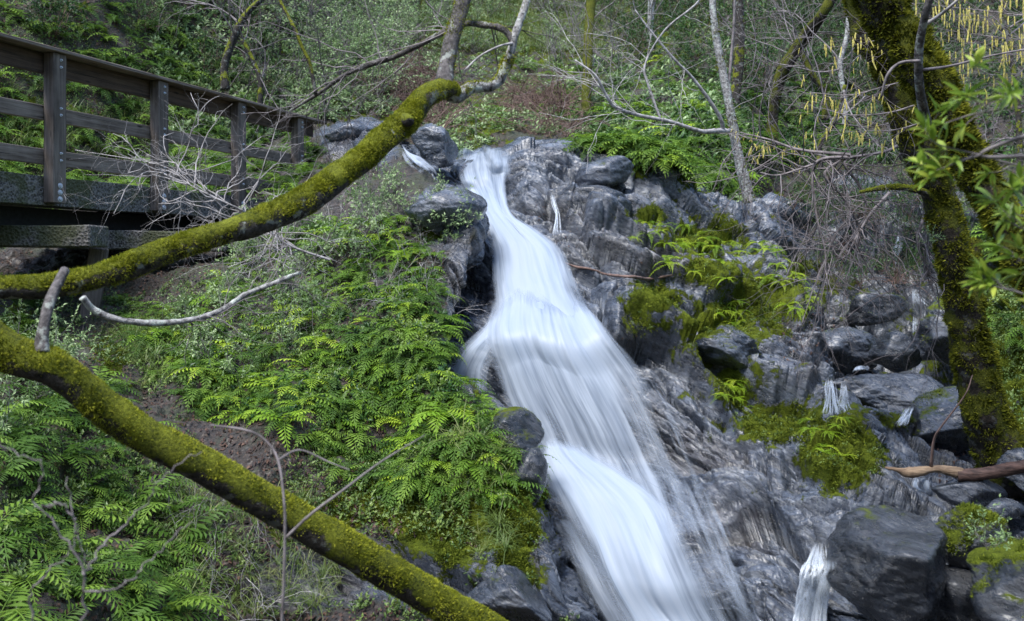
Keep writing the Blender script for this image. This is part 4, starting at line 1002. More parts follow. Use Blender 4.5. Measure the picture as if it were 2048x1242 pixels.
def place_bare(ter, poly, cnt, mind, s0, lab, grp, pr, up=.6, nm='bare_shrub', cat='bare shrub'):
    V, Nn, pxa, pya = TER[ter]; ids = pick(pxa, pya, [poly], cnt, V, Nn, mind)
    for k, i in enumerate(ids):
        o = bpy.data.objects.new(nm, pr[k % len(pr)]); COL.objects.link(o)
        B = basis(Nn[i], up); s = s0*R.uniform(.7, 1.2)
        o.matrix_world = Matrix([[*(B[r]*s), V[i][r]] for r in range(3)]+[[0, 0, 0, 1]]); tag(o, lab, cat, grp)
place_bare('H', [(760, 150), (880, 140), (900, 290), (780, 270)], 22, .32, 1.0, 'tangled reddish brown bramble above the waterfall lip behind the forked limb', 'brambles above the waterfall lip', br, nm='bramble', cat='bramble')
place_bare('H', [(1000, 190), (1130, 190), (1150, 280), (1010, 275)], 18, .32, 1.0, 'tangled reddish brown bramble above the rocks right of the waterfall lip', 'brambles right of the waterfall lip', br, nm='bramble', cat='bramble')
place_bare('H', [(1080, -20), (1250, 0), (1300, 120), (1150, 170), (1080, 100)], 14, .8, 1.1, 'grey leafless shrub on the slope at the top centre', 'grey leafless shrubs at the top centre', gr)
place_bare('H', [(1250, -40), (2150, -60), (2150, 350), (1650, 350), (1500, 200)], 24, .9, 1.1, 'grey leafless shrub in the dim woods at the upper right', 'grey leafless shrubs at the upper right', gr)
place_bare('H', [(380, -60), (760, -60), (760, 180), (600, 250), (450, 150)], 18, .9, 1.0, 'grey leafless shrub on the slope above the railing', 'grey leafless shrubs above the railing', gr)
place_shrubs('R', [(1560, 400), (1860, 400), (1880, 560), (1700, 620), (1600, 540)], 24, .35, .45, 'small dark leafy plant growing in the dim gully behind the hanging twigs', 'dark plants in the gully', sp_dark)
place_bare('R', [(1620, 400), (1860, 400), (1880, 600), (1700, 640), (1620, 560)], 7, .5, .7, 'brown leafless bush in the dark gully on the right', 'brown leafless bushes in the gully', br)
place_bare('B', [(440, 480), (700, 440), (800, 420), (840, 600), (600, 680), (440, 640)], 18, .3, .8, 'pale leafless twiggy bush among the ferns', 'pale twiggy bushes among the ferns', gs, .3)
place_bare('B', [(360, 1000), (560, 1060), (640, 1240), (400, 1240)], 10, .3, .7, 'dry twiggy bush on the soil below the leaning trunk', 'dry bushes below the leaning trunk', gs, .5)
place_bare('B', [(830, 480), (910, 520), (900, 640), (850, 600)], 6, .2, .6, 'dry twigs on the rock left of the upper waterfall', 'dry twigs left of the upper waterfall', gs, .3)

# ------------------------------------------------------------ traced limbs and trunks
def limb(pts, n=60, sides=16, seed=0, lump=.12):
    """pts: (px, py, Y, diameter px) -> V, F, P, r"""
    A = np.array(pts, float)
    W = np.stack([at(a[0], a[1], a[2]) for a in A]); r = A[:, 3]/2/F*A[:, 2]
    P = crw(n, len(A)) @ W; rr = np.maximum(crw(n, len(A)) @ r, .001)
    e0, e1 = P[0]-P[1], P[-1]-P[-2]
    P = np.concatenate([[P[0]+e0*.02], P, [P[-1]+e1*.02]]); rr = np.concatenate([[rr[0]*.02], rr, [rr[-1]*.02]])
    V, Fa = tubes([(P, rr)], sides)
    C = np.repeat(P, sides, 0); D = V-C; rl = np.linalg.norm(D, axis=1, keepdims=True)+1e-9
    q = V/np.maximum(rr.mean(), .01)*.5
    V = V+D*(lump*fbm(q*.7, 4, seed)[:, None]*1.6+lump*.5*fbm(q*3, 3, seed+1)[:, None])
    return V, Fa, P, rr
def fuzz(V, Fa, n, seed, size=.012, top=-.25, thr=-.1):
    """moss tufts on a limb surface"""
    rg = np.random.default_rng(seed)
    q = V[Fa]; nn = np.cross(q[:, 2]-q[:, 0], q[:, 3]-q[:, 1]); ar = np.linalg.norm(nn, axis=1); nn = nn/(ar[:, None]+1e-12)
    c = q.mean(1)
    i = rg.choice(len(Fa), n*3, p=ar/ar.sum()); uv = rg.random((len(i), 2, 1)); qq = q[i]
    p = (qq[:, 0]*(1-uv[:, 0])+qq[:, 1]*uv[:, 0])*(1-uv[:, 1])+(qq[:, 3]*(1-uv[:, 0])+qq[:, 2]*uv[:, 0])*uv[:, 1]
    ni = nn[i]
    keep = (ni[:, 2]*.75+fbm(p*5, 4, seed)*1.9+rg.normal(size=len(i))*.15) > thr+top
    p, ni = p[keep][:n], ni[keep][:n]; k = len(p)
    d = ni+rg.normal(size=(k, 3))*.55+np.array([0, 0, .15]); d /= np.linalg.norm(d, axis=1, keepdims=True)
    s = np.cross(d, rg.normal(size=(k, 3))); s /= np.linalg.norm(s, axis=1, keepdims=True)
    L = size*rg.uniform(.4, 1.3, (k, 1))
    L = L*np.clip(1+1.3*fbm(p*13, 3, seed+5)[:, None], .25, 2.2)
    Vv = np.stack([p-s*L*.22-ni*size*.2, p+s*L*.22-ni*size*.2, p+d*L], 1).reshape(-1, 3)
    Ff = np.arange(3*k).reshape(-1, 3)
    return Vv, Ff, np.repeat(np.clip(.38+1.2*fbm(p*16, 3, seed+8)+rg.normal(size=k)*.14, 0, .99), 3)
def outward(V, Fa, P, sides):
    k0 = (len(P)//2)*sides; q = V[Fa[k0]]; nn = np.cross(q[2]-q[0], q[3]-q[1]); c = P[len(P)//2]
    return Fa if (q.mean(0)-c) @ nn > 0 else Fa[:, ::-1]
def limb_obj(name, pts, m, root, n=60, sides=16, seed=0, lump=.12, moss_n=0, moss_size=.012, mm='mossfuzz', thr=-.1, parent=None):
    V, Fa, P, rr = limb(pts, n, sides, seed, lump); Fa = outward(V, Fa, P, sides)
    if sides != 4:
        pass
    ro = np.array(root.location)
    o = link(name, mesh(name, V-ro, Fa, M[m], True), parent or root)
    if parent is not None: pass
    if moss_n:
        fv, ff, rn = fuzz(V, Fa, moss_n, seed+3, moss_size, thr=thr)
        link('moss', mesh('moss', fv-ro, ff, M[mm], False, {'rnd': rn}), o)
    return o, P, rr
def twigs_from(P, rr, n, seed, L, r, depth=2, grav=0, spread=1.0, dirv=None, wig=.4, kids=(2, 4), s0=.2, s1=1):
    rg = np.random.default_rng(seed); out = []; tips = []
    for k in range(n):
        i = int(rg.uniform(s0, s1)*(len(P)-2)); T = P[i+1]-P[i]; T /= np.linalg.norm(T)+1e-9
        d = T*.5+rg.normal(size=3)*spread*.7+(np.array(dirv)*.8 if dirv is not None else 0)
        grow(rg, P[i], d, L*rg.uniform(.5, 1.2), depth, 8, r, wig, kids, grav, .8, .6, .35, out, tips)
    return out, tips
def twig_obj(name, lines, m, root, sides=4):
    V, Fa = tubes(lines, sides)
    return link(name, mesh(name, V-np.array(root.location), Fa, M[m], True), root)

for bo in [o for o in COL.objects if o.name.startswith('boulder')]:
    me = bo.data; av = np.zeros(len(me.vertices)); me.attributes['moss'].data.foreach_get('value', av)
    if av[0] < .42: continue
    V = np.array([v.co[:] for v in me.vertices]); Fa = np.array([list(p.vertices)+[p.vertices[2]] for p in me.polygons])
    lp = np.array(bo.location)
    q = V[Fa[:, :3]].mean(1)+lp
    fv, ff, rn = fuzz(V+lp, Fa, int(2500+9000*(av[0]-.4)), 7, .02, thr=1.35-.9*av[0])
    if len(ff): link('moss', mesh('moss', fv-lp, ff, M['mossfuzz_mid'], False, {'rnd': rn}), bo)
# leaning mossy trunk, lower left
T1 = empty('leaning_tree', at(1200, 1390, 5.2)); tag(T1, 'thick moss covered trunk leaning diagonally across the lower left', 'tree')
limb_obj('trunk', [(-420, 330, 3.6, 92), (-200, 520, 3.7, 84), (0, 692, 3.85, 78), (110, 738, 3.9, 74), (250, 846, 4.05, 70), (400, 928, 4.2, 70), (550, 1013, 4.35, 70), (700, 1100, 4.5, 69), (850, 1188, 4.7, 68), (1000, 1272, 4.9, 68), (1200, 1390, 5.2, 68)], 'moss_bark_low', T1, 160, 28, 5, .10, 70000, .009, thr=-.2)
limb_obj('branch', [(84, 705, 3.86, 34), (84, 680, 3.87, 26), (90, 640, 3.9, 22), (104, 592, 3.98, 22), (130, 540, 4.1, 18)], 'grey_bark', T1, 24, 12, 6, .08)
# arching mossy limb
T2 = empty('arching_tree', at(-300, 640, 4.0)); tag(T2, 'moss covered limb arching from the left edge up to a fork at the top centre', 'tree')
tr, P, rr = limb_obj('trunk', [(-300, 640, 4.0, 56), (-120, 600, 4.1, 52), (0, 577, 4.2, 48), (100, 572, 4.25, 48), (200, 552, 4.3, 50), (300, 515, 4.4, 52), (400, 480, 4.5, 50), (500, 448, 4.6, 52), (600, 408, 4.75, 56), (700, 335, 4.95, 54), (770, 278, 5.1, 52), (815, 238, 5.2, 52), (850, 195, 5.3, 46), (890, 178, 5.4, 42), (912, 188, 5.45, 34)], 'moss_bark', T2, 170, 26, 15, .12, 60000, .0095, thr=.05)
limb_obj('branch', [(890, 190, 5.4, 40), (889, 165, 5.42, 38), (892, 140, 5.45, 34), (900, 95, 5.5, 32), (912, 50, 5.55, 32), (926, 0, 5.6, 30), (945, -90, 5.7, 28)], 'grey_bark', T2, 40, 16, 16, .07, 2500, .010, thr=.35)
limb_obj('branch', [(900, 186, 5.43, 34), (916, 192, 5.45, 28), (940, 176, 5.5, 24), (980, 173, 5.55, 23), (1000, 158, 5.58, 22), (1014, 125, 5.6, 20), (1024, 95, 5.6, 18), (1030, 70, 5.6, 17), (1042, 35, 5.65, 15), (1054, 0, 5.7, 14), (1070, -60, 5.75, 12)], 'pale_bark', T2, 70, 14, 17, .16, 2500, .013, thr=.75)
b3, P3, r3 = limb_obj('branch', [(1026, 86, 5.6, 15), (1018, 70, 5.6, 14), (1000, 56, 5.6, 14), (970, 50, 5.65, 14), (930, 47, 5.75, 13), (895, 61, 5.85, 13), (850, 84, 5.9, 12), (790, 113, 6, 11), (740, 130, 6.05, 10), (690, 150, 6.1, 9), (640, 185, 6.2, 8), (580, 222, 6.3, 5)], 'grey_bark', T2, 80, 10, 18, .12, 1500, .008, thr=.3)
limb_obj('branch', [(632, 190, 6.2, 8), (620, 130, 6.2, 8), (602, 90, 6.2, 8), (588, 55, 6.2, 8), (560, 2, 6.25, 8), (548, -40, 6.3, 6)], 'dark_bark', T2, 40, 8, 19, .2)
limb_obj('branch', [(1028, 86, 5.6, 8), (1000, 92, 5.5, 5), (960, 112, 5.45, 4), (930, 140, 5.4, 3)], 'twig_pale', T2, 20, 6, 20, .2)
limb_obj('knot', [(806, 232, 5.16, 20), (816, 242, 5.10, 26), (819, 246, 5.08, 16)], 'dark_bark', T2, 8, 12, 21, .15)
o1, t1 = twigs_from(P3, r3, 26, 77, .8, .0045, 2, -.05, 1.0, None)
twig_obj('twigs', o1, 'twig_grey', T2, 3)
# twig tangle over the bridge deck
T3 = empty('twiggy_branch', at(560, 460, 6.2)); tag(T3, 'pale leafless twig tangle hanging in front of the footbridge edge beam', 'bare branch')
o1, t1 = [], []
rg = np.random.default_rng(91)
main = np.stack([at(*a) for a in [(660, 520, 6.6), (600, 500, 6.5), (560, 480, 6.4), (500, 430, 6.3), (440, 400, 6.2), (380, 370, 6.2), (320, 330, 6.2), (150, 300, 6.2)]])
mP = crw(50, len(main)) @ main
o1.append((mP, np.linspace(.011, .002, 50)))
o2, _ = twigs_from(mP, None, 46, 92, .62, .0052, 2, -.05, 1.1, (-.3, 0, .05), .6, (2, 4), .12, .85)
twig_obj('twigs', o1+o2, 'twig_pale', T3, 3)
T4 = empty('lichen_branch', at(170, 590, 5.2)); tag(T4, 'lichen crusted bare branch curving below the arching limb', 'bare branch')
b4, P4, r4 = limb_obj('branch', [(165, 595, 5.2, 14), (190, 622, 5.25, 13), (240, 640, 5.3, 13), (310, 646, 5.4, 13), (380, 640, 5.5, 12), (440, 622, 5.6, 11), (490, 590, 5.7, 10), (550, 565, 5.8, 9), (600, 545, 5.9, 7)], 'pale_bark', T4, 60, 10, 24, .25)
o2, _ = twigs_from(P4, None, 18, 94, .55, .0035, 2, 0, 1.0, (.3, 0, .2), .5, (2, 4), .4, 1)
twig_obj('twigs', o2, 'twig_grey', T4, 3)
# thin foreground twigs
T5 = empty('foreground_twig', at(572, 1290, 3.2)); tag(T5, 'thin purple grey forked twig rising in front of the leaning trunk', 'twig')
limb_obj('stem', [(560, 1300, 3.2, 7), (566, 1200, 3.2, 6), (570, 1075, 3.2, 6), (568, 1000, 3.2, 5), (556, 920, 3.25, 5), (530, 880, 3.3, 4), (490, 860, 3.3, 5), (420, 850, 3.35, 3)], 'twig_grey', T5, 50, 8, 25, .1)
limb_obj('stem', [(571, 1076, 3.2, 6), (620, 1030, 3.2, 6), (680, 985, 3.2, 5), (760, 925, 3.25, 4), (850, 870, 3.3, 2)], 'twig_grey', T5, 30, 8, 26, .1)
limb_obj('stem', [(556, 920, 3.25, 5), (600, 900, 3.3, 4), (660, 925, 3.3, 3), (700, 940, 3.3, 2)], 'twig_grey', T5, 20, 6, 27, .1)
T6 = empty('foreground_twig', at(150, 1290, 2.6)); tag(T6, 'blurred tangle of grey twigs over the large ferns in the lower left corner', 'twig')
o2 = []
for a in [[(160, 1290, 2.6), (165, 1150, 2.6), (120, 1060, 2.6), (70, 1000, 2.6), (85, 930, 2.6), (20, 900, 2.6), (-60, 860, 2.6)], [(165, 1150, 2.6), (200, 1100, 2.65), (280, 1020, 2.7), (330, 950, 2.7), (400, 900, 2.75)], [(85, 1010, 2.6), (140, 1020, 2.6), (170, 1130, 2.6)], [(80, 1290, 2.6), (60, 1200, 2.6), (110, 1130, 2.6), (150, 1080, 2.65), (130, 950, 2.7)],
          [(160, 1180, 2.6), (230, 1180, 2.6), (290, 1130, 2.65), (380, 1040, 2.7)]]:
    W = np.stack([at(*q) for q in a]); q = crw(40, len(W)) @ W; o2.append((q+.004*np.random.default_rng(3).normal(size=q.shape), np.linspace(.0035, .0012, 40)))
twig_obj('twigs', o2, 'twig_grey', T6, 5)
# right: two heavy mossy trunks
T7 = empty('mossy_tree', at(2080, 640, 7.2)); tag(T7, 'thickest moss draped trunk leaning from the top down to the right edge', 'tree')
limb_obj('trunk', [(1700, -160, 7.3, 90), (1755, -20, 7.3, 88), (1795, 60, 7.3, 84), (1838, 130, 7.25, 84), (1885, 215, 7.2, 84), (1925, 290, 7.2, 80), (1962, 360, 7.15, 76), (2010, 450, 7.1, 72), (2080, 560, 7, 80), (2200, 760, 6.9, 84), (2300, 1000, 6.8, 90)], 'moss_bark_right', T7, 130, 26, 35, .3, 60000, .034, 'mossfuzz_dark', thr=-.3)
T8 = empty('mossy_tree', at(2010, 930, 8.6)); tag(T8, 'upright dark mossy trunk behind the bay leaves with its foot by the fallen log', 'tree')
limb_obj('trunk', [(1700, -120, 8.3, 74), (1735, 20, 8.3, 78), (1775, 120, 8.3, 76), (1812, 210, 8.3, 72), (1852, 320, 8.3, 70), (1886, 420, 8.35, 64), (1908, 520, 8.4, 66), (1924, 600, 8.45, 68), (1942, 700, 8.5, 68), (1966, 800, 8.55, 76), (1994, 880, 8.6, 96), (2020, 960, 8.7, 140)], 'moss_bark_right', T8, 140, 24, 36, .28, 50000, .026, 'mossfuzz_dark', thr=.0)
limb_obj('branch', [(1880, 405, 8.3, 24), (1850, 385, 8.25, 15), (1810, 376, 8.15, 12), (1770, 375, 8.1, 11), (1720, 384, 8.05, 6)], 'moss_bark', T8, 30, 10, 37, .15, 2500, .012)
limb_obj('branch', [(1925, 640, 8.45, 40), (1940, 590, 8.4, 34), (1944, 540, 8.4, 32), (1950, 480, 8.4, 28)], 'moss_bark_right', T8, 24, 14, 38, .2, 3000, .018, 'mossfuzz_dark')
# grey sapling against the trunk
T9 = empty('grey_sapling', at(1853, 240, 6.7)); tag(T9, 'smooth grey sapling stem standing against the thickest mossy trunk', 'sapling')
a9, P9, _ = limb_obj('trunk', [(1856, 245, 6.8, 16), (1846, 215, 6.6, 20), (1838, 160, 6.4, 17), (1838, 100, 6.3, 17), (1846, 50, 6.2, 16), (1858, 0, 6.1, 15), (1872, -80, 6.1, 14)], 'grey_bark', T9, 40, 12, 40, .04)
limb_obj('branch', [(1840, 122, 6.3, 7), (1800, 126, 6.3, 6), (1775, 150, 6.3, 6), (1762, 195, 6.35, 4)], 'twig_grey', T9, 24, 6, 41, .1)
limb_obj('branch', [(1848, 50, 6.25, 9), (1880, 30, 6.2, 7), (1915, 0, 6.1, 6), (1950, -40, 6.1, 5)], 'twig_pale', T9, 20, 8, 42, .1)
limb_obj('branch', [(1842, 140, 6.35, 6), (1900, 132, 6.3, 5), (1990, 110, 6.2, 4), (2100, 90, 6.2, 3)], 'twig_grey', T9, 24, 6, 43, .1)
# white-lichened tree above the rock
T10 = empty('lichened_tree', at(1497, 400, 13.6)); tag(T10, 'slender tree with white lichen patches standing above the right rock', 'tree')
ta, P10, _ = limb_obj('trunk', [(1500, 405, 13.6, 24), (1490, 365, 13.6, 22), (1474, 300, 13.6, 20), (1462, 230, 13.6, 19), (1450, 165, 13.6, 18), (1435, 90, 13.6, 16), (1426, 20, 13.6, 14), (1422, -80, 13.6, 12)], 'pale_bark', T10, 70, 12, 44, .14, 2500, .022, 'mossfuzz_dark', thr=.25)
b5, P5, _ = limb_obj('branch', [(1462, 262, 13.5, 9), (1435, 262, 13.2, 11), (1400, 262, 13, 9), (1340, 243, 12.8, 8), (1280, 231, 12.6, 8), (1232, 215, 12.4, 7), (1212, 190, 12.3, 6), (1190, 150, 12.2, 5), (1150, 120, 12.2, 3)], 'twig_pale', T10, 60, 8, 45, .15)
b6, P6, _ = limb_obj('branch', [(1446, 256, 13.3, 9), (1440, 235, 13.2, 8), (1415, 195, 13.1, 7), (1380, 150, 13, 6), (1350, 120, 12.9, 5), (1300, 60, 12.9, 4), (1270, 20, 12.9, 3)], 'twig_pale', T10, 40, 8, 46, .15)
limb_obj('branch', [(1455, 190, 13.6, 6), (1462, 120, 13.7, 6), (1468, 40, 13.7, 5), (1470, -40, 13.7, 4)], 'twig_grey', T10, 24, 6, 47, .1)
b7, P7, _ = limb_obj('branch', [(1322, 240, 12.8, 5), (1300, 180, 12.8, 5), (1290, 130, 12.8, 4), (1330, 60, 12.8, 4), (1390, 10, 12.8, 4), (1420, -30, 12.8, 3)], 'twig_pale', T10, 40, 6, 48, .2)
o2, _ = twigs_from(P5, None, 16, 95, 1.3, .006, 2, .05, 1.0, (-.2, 0, .5), .4, (2, 3), .2, 1)
o3, _ = twigs_from(P6, None, 8, 96, 1.2, .006, 2, .05, 1.0, (0, 0, .3), .4, (2, 3), .2, 1)
o4, _ = twigs_from(P7, None, 8, 97, 1.2, .006, 2, .05, 1.0, None, .4, (2, 3), .2, 1)
twig_obj('twigs', o2+o3+o4, 'twig_pale', T10, 3)
# hanging grey brush
T11 = empty('hanging_brush', at(1660, 330, 9)); tag(T11, 'drooping mass of grey leafless twigs hanging over the gully', 'bare branch')
o2 = []; tips = []
rg = np.random.default_rng(99)
mains = [[(1850, 250, 8.9), (1780, 300, 8.9), (1700, 315, 9), (1640, 325, 9), (1560, 350, 9.1), (1520, 345, 9.2)],
         [(1720, 315, 9), (1640, 320, 9), (1625, 360, 9), (1635, 440, 9), (1650, 500, 9), (1655, 585, 9)],
         [(1700, 315, 9), (1690, 330, 9), (1725, 380, 9), (1730, 430, 9), (1700, 480, 9), (1680, 510, 9)],
         [(1850, 250, 8.9), (1800, 310, 9), (1840, 330, 9), (1900, 350, 9), (1950, 380, 9)],
         [(1680, 320, 9), (1650, 350, 9), (1690, 400, 9), (1720, 470, 9), (1690, 560, 9.1)],
         [(1700, 310, 9), (1600, 300, 9.1), (1540, 280, 9.2), (1480, 265, 9.3)],
         [(1780, 385, 9.6), (1740, 430, 9.6), (1700, 500, 9.6), (1690, 540, 9.6)], [(1850, 430, 9), (1835, 480, 9), (1850, 530, 9), (1860, 570, 9)]]
for a in mains:
    W = np.stack([at(*q) for q in a]); q = crw(40, len(W)) @ W; o2.append((q, np.linspace(.020, .006, 40)))
    oo, _ = twigs_from(q, None, 14, int(a[-1][0]), .95, .0075, 2, -.22, 1.0, (0, 0, -.15), .4, (2, 4), .15, 1)
    o2 += oo
twig_obj('twigs', o2, 'twig_grey', T11, 3)
# catkins
def catkin_me():
    P = np.stack([.002*np.sin(np.linspace(0, 3, 8)), 0*np.zeros(8), -np.linspace(0, 1, 8)], 1)
    V, Fa = tubes([(P*np.array([20, 1, 1]), .065*np.array([.5, 1, .8, 1.1, .85, 1.05, .8, .25]))], 6); return mesh('catkin', V, Fa, M['catkin'], False)
CK = catkin_me()
def catkin_tree(root, mains, seed, nk, lab, cl=(.06, .12), r=.005, L=.7, region=None, ntw=14):
    tag(root, lab, 'catkin branch'); lines = []; tips = []
    for a in mains:
        W = np.stack([at(*q) for q in a]); q = crw(40, len(W)) @ W; lines.append((q, np.linspace(r*2, r*.6, 40)))
        oo, tt = twigs_from(q, None, ntw, seed+int(a[0][0]), L, r*.55, 1, -.1, .8, (0, 0, -.1), .35, (1, 3), .1, 1)
        lines += oo; tips += tt+[q]
    twig_obj('twigs', lines, 'twig_grey', root, 3)
    rg = np.random.default_rng(seed); rest = []
    ro = np.array(root.location); pts = np.concatenate(tips)
    if region: x, y = proj(pts); pts = pts[inpoly(x, y, region)]
    cv = np.array([v.co[:] for v in CK.vertices]); cf = np.array([list(p.vertices) for p in CK.polygons])
    for k in range(nk):
        p = pts[rg.integers(len(pts))]-ro+rg.normal(size=3)*.01; s = rg.uniform(*cl)
        if k < 100:
            o = bpy.data.objects.new('catkin', CK); COL.objects.link(o); o.parent = root; o.location = p; o.scale = (s*.9, s*.9, s*rg.uniform(.5, 1.2)); o.rotation_euler = (rg.normal()*.22, rg.normal()*.22, rg.uniform(0, 6))
        else: rest.append((cv*s+p, cf))
    if rest: tag(link('catkins', mesh('catkins', *join(rest), M['catkin'], False), root), kind='stuff')
catkin_tree(empty('catkin_branch', at(1850, 160, 8)), [[(1860, 150, 8), (1780, 170, 8.2), (1700, 190, 8.4), (1620, 185, 8.6)], [(1860, 200, 8), (1780, 225, 8.2), (1700, 230, 8.3), (1640, 215, 8.5)], [(1860, 240, 8), (1790, 260, 8), (1720, 262, 8)], [(1850, 90, 8), (1790, 75, 8), (1730, 66, 8)]], 201, 130,
    'branch of yellow catkins dangling left of the mossy trunks', region=[(1600, 60), (1860, 60), (1860, 290), (1600, 290)])
catkin_tree(empty('catkin_branch', at(1640, 310, 9.2)), [[(1680, 320, 9.2), (1600, 300, 9.2), (1540, 285, 9.2), (1465, 268, 9.3)]], 202, 60, 'short spray of small catkins at the left tip of the hanging grey twigs', (.05, .09), L=.3, region=[(1455, 255), (1620, 265), (1620, 340), (1500, 330)])
catkin_tree(empty('catkin_branch', at(2100, 60, 9)), [[(2150, 20, 9), (2050, 30, 9.2), (1960, 20, 9.5), (1860, 10, 9.7)], [(2150, 80, 9), (2050, 80, 9.2), (1960, 70, 9.4), (1890, 60, 9.5)], [(2150, 130, 9), (2050, 110, 9.3), (1940, 110, 9.6)], [(2150, -40, 9), (2000, -40, 9), (1850, -30, 9.4)], [(2150, 180, 9), (2070, 150, 9.3), (1980, 150, 9.6)]], 203, 330,
    'dense curtain of yellow catkins in the upper right corner', (.07, .14), L=.8, ntw=20)
# bay laurel leaves, near right
def laurel(seed, mains, root, lab, cat='bay branch', L=.068, dens=.5):
    tag(root, lab, cat); rg = np.random.default_rng(seed); lines = []; parts = []; ro = np.array(root.location)
    n = 7; t = np.linspace(0, 1, n); w = np.sin(t**.85*math.pi)*.5+.02; w[-1] = .01
    V0 = np.concatenate([np.stack([t, -w*.24, .10*w-.16*t*t], 1), np.stack([t, w*0, -.16*t*t], 1), np.stack([t, w*.24, .10*w-.16*t*t], 1)])
    F0 = np.array([[q, q+1, q+n+1, q+n] for q in range(n-1)]+[[q+n, q+n+1, q+2*n+1, q+2*n] for q in range(n-1)])
    cl = []
    for a in mains:
        W = np.stack([at(*q) for q in a]); q = crw(40, len(W)) @ W; lines.append((q, np.linspace(.004, .0018, 40))); cl.append((q[-1], q[-1]-q[-4], 8))
        for k in range(int(len(W)*2*dens)):
            i = rg.integers(8, 38); d = q[i+1]-q[i]; d /= np.linalg.norm(d); d = d+rg.normal(size=3)*.6+np.array([0, 0, .25]); d /= np.linalg.norm(d)
            oo, tt = grow(rg, q[i], d, rg.uniform(.05, .14), 0, 5, .002, .3); lines += oo
            e = oo[0][0]; cl.append((e[-1], e[-1]-e[-2], rg.integers(6, 10)))
    for p, d, nn in cl:
        d = d/np.linalg.norm(d)
        for k in range(nn):
            v = d*.55+rg.normal(size=3)*.5+np.array([0, 0, .05]); v /= np.linalg.norm(v)
            s = L*rg.uniform(.6, 1.15); parts.append(((V0*s) @ rot_to(v, rg.uniform(-.7, .7)).T+p-d*rg.uniform(0, .03), F0))
    q = np.stack([at(a[0][0], a[0][1], a[0][2]) for a in sorted(mains, key=lambda a: a[0][1])]); q = np.concatenate([q[:1]+[[0, 0, .1]], q, q[-1:]-[[0, 0, .3]]]); lines.append((crw(40, len(q)) @ q, np.full(40, .006)))
    twig_obj('twigs', lines, 'twig_grey', root, 5)
    V, Fa = join(parts)
    link('foliage', mesh('foliage', V-ro, Fa, M['laurel'], True, {'rnd': np.repeat(rg.uniform(0, 1, len(parts)), 3*n)}), root)
laurel(301, [[(2150, 150, 2.9), (2060, 185, 2.9), (1990, 200, 2.9), (1920, 190, 2.9)], [(2150, 230, 3), (2050, 215, 3), (1960, 225, 3), (1880, 250, 3)], [(2150, 330, 3), (2040, 330, 3), (1960, 310, 3), (1880, 290, 3.0), (1850, 270, 3)], [(1960, 310, 3), (1900, 330, 3), (1870, 345, 3)]],
       empty('bay_laurel', at(2150, 250, 2.95)), 'spray of narrow bay leaves reaching in from the right across the mossy trunks')
laurel(302, [[(2150, 380, 3.0), (2080, 400, 3), (2030, 380, 3)], [(2150, 460, 3.0), (2080, 470, 3), (2010, 440, 3)], [(2150, 560, 3.0), (2090, 540, 3), (2020, 510, 3)], [(2150, 620, 3.0), (2090, 600, 3), (2020, 580, 3), (1975, 570, 3)], [(2160, 420, 3.2), (2100, 430, 3.2), (2060, 450, 3.2)]],
       empty('bay_laurel', at(2150, 500, 3.0)), 'bunch of narrow bay leaves along the right edge halfway up', dens=.8)
# fallen log
T12 = empty('fallen_log', at(1900, 955, 8.3)); tag(T12, 'fallen brown log with a pale splintered end lying across the gully stones', 'log')
M['log'] = plain('brown_log', (.02, .011, .009), (.12, .07, .055), 9, .7, .3, .7, .02, (1, 1, 4))
M['logpale'] = plain('pale_split_wood', (.07, .042, .028), (.28, .20, .13), 16, .8, .2, .7, .02, (.4, 1, 3))
limb_obj('trunk', [(1915, 950, 8.25, 27), (1960, 948, 8.2, 27), (2010, 940, 8.1, 27), (2060, 930, 8, 28), (2160, 915, 7.9, 28)], 'log', T12, 40, 14, 50, .15)
limb_obj('splintered_end', [(1770, 935, 8.3, 4), (1795, 940, 8.3, 10), (1815, 946, 8.3, 20), (1840, 943, 8.3, 17), (1870, 938, 8.3, 16), (1900, 942, 8.27, 22), (1925, 948, 8.24, 25)], 'logpale', T12, 50, 12, 51, .35)
limb_obj('branch', [(1862, 934, 8.3, 7), (1868, 880, 8.2, 5), (1885, 850, 8.1, 4), (1930, 790, 8, 3), (1945, 750, 8, 2)], 'twig_brown', T12, 20, 6, 52, .1)
T13 = empty('root_branch', at(1130, 530, 11.9)); tag(T13, 'thin brown root running along the crack right of the waterfall', 'root')
limb_obj('root', [(x_, y_, surfY(x_, y_)-.01, w_) for x_, y_, w_ in [(1120, 522, 3), (1150, 533, 5), (1180, 538, 5), (1210, 548, 5), (1240, 552, 6), (1270, 554, 6), (1300, 558, 6), (1345, 550, 4)]], 'twig_brown', T13, 40, 8, 53, .3)
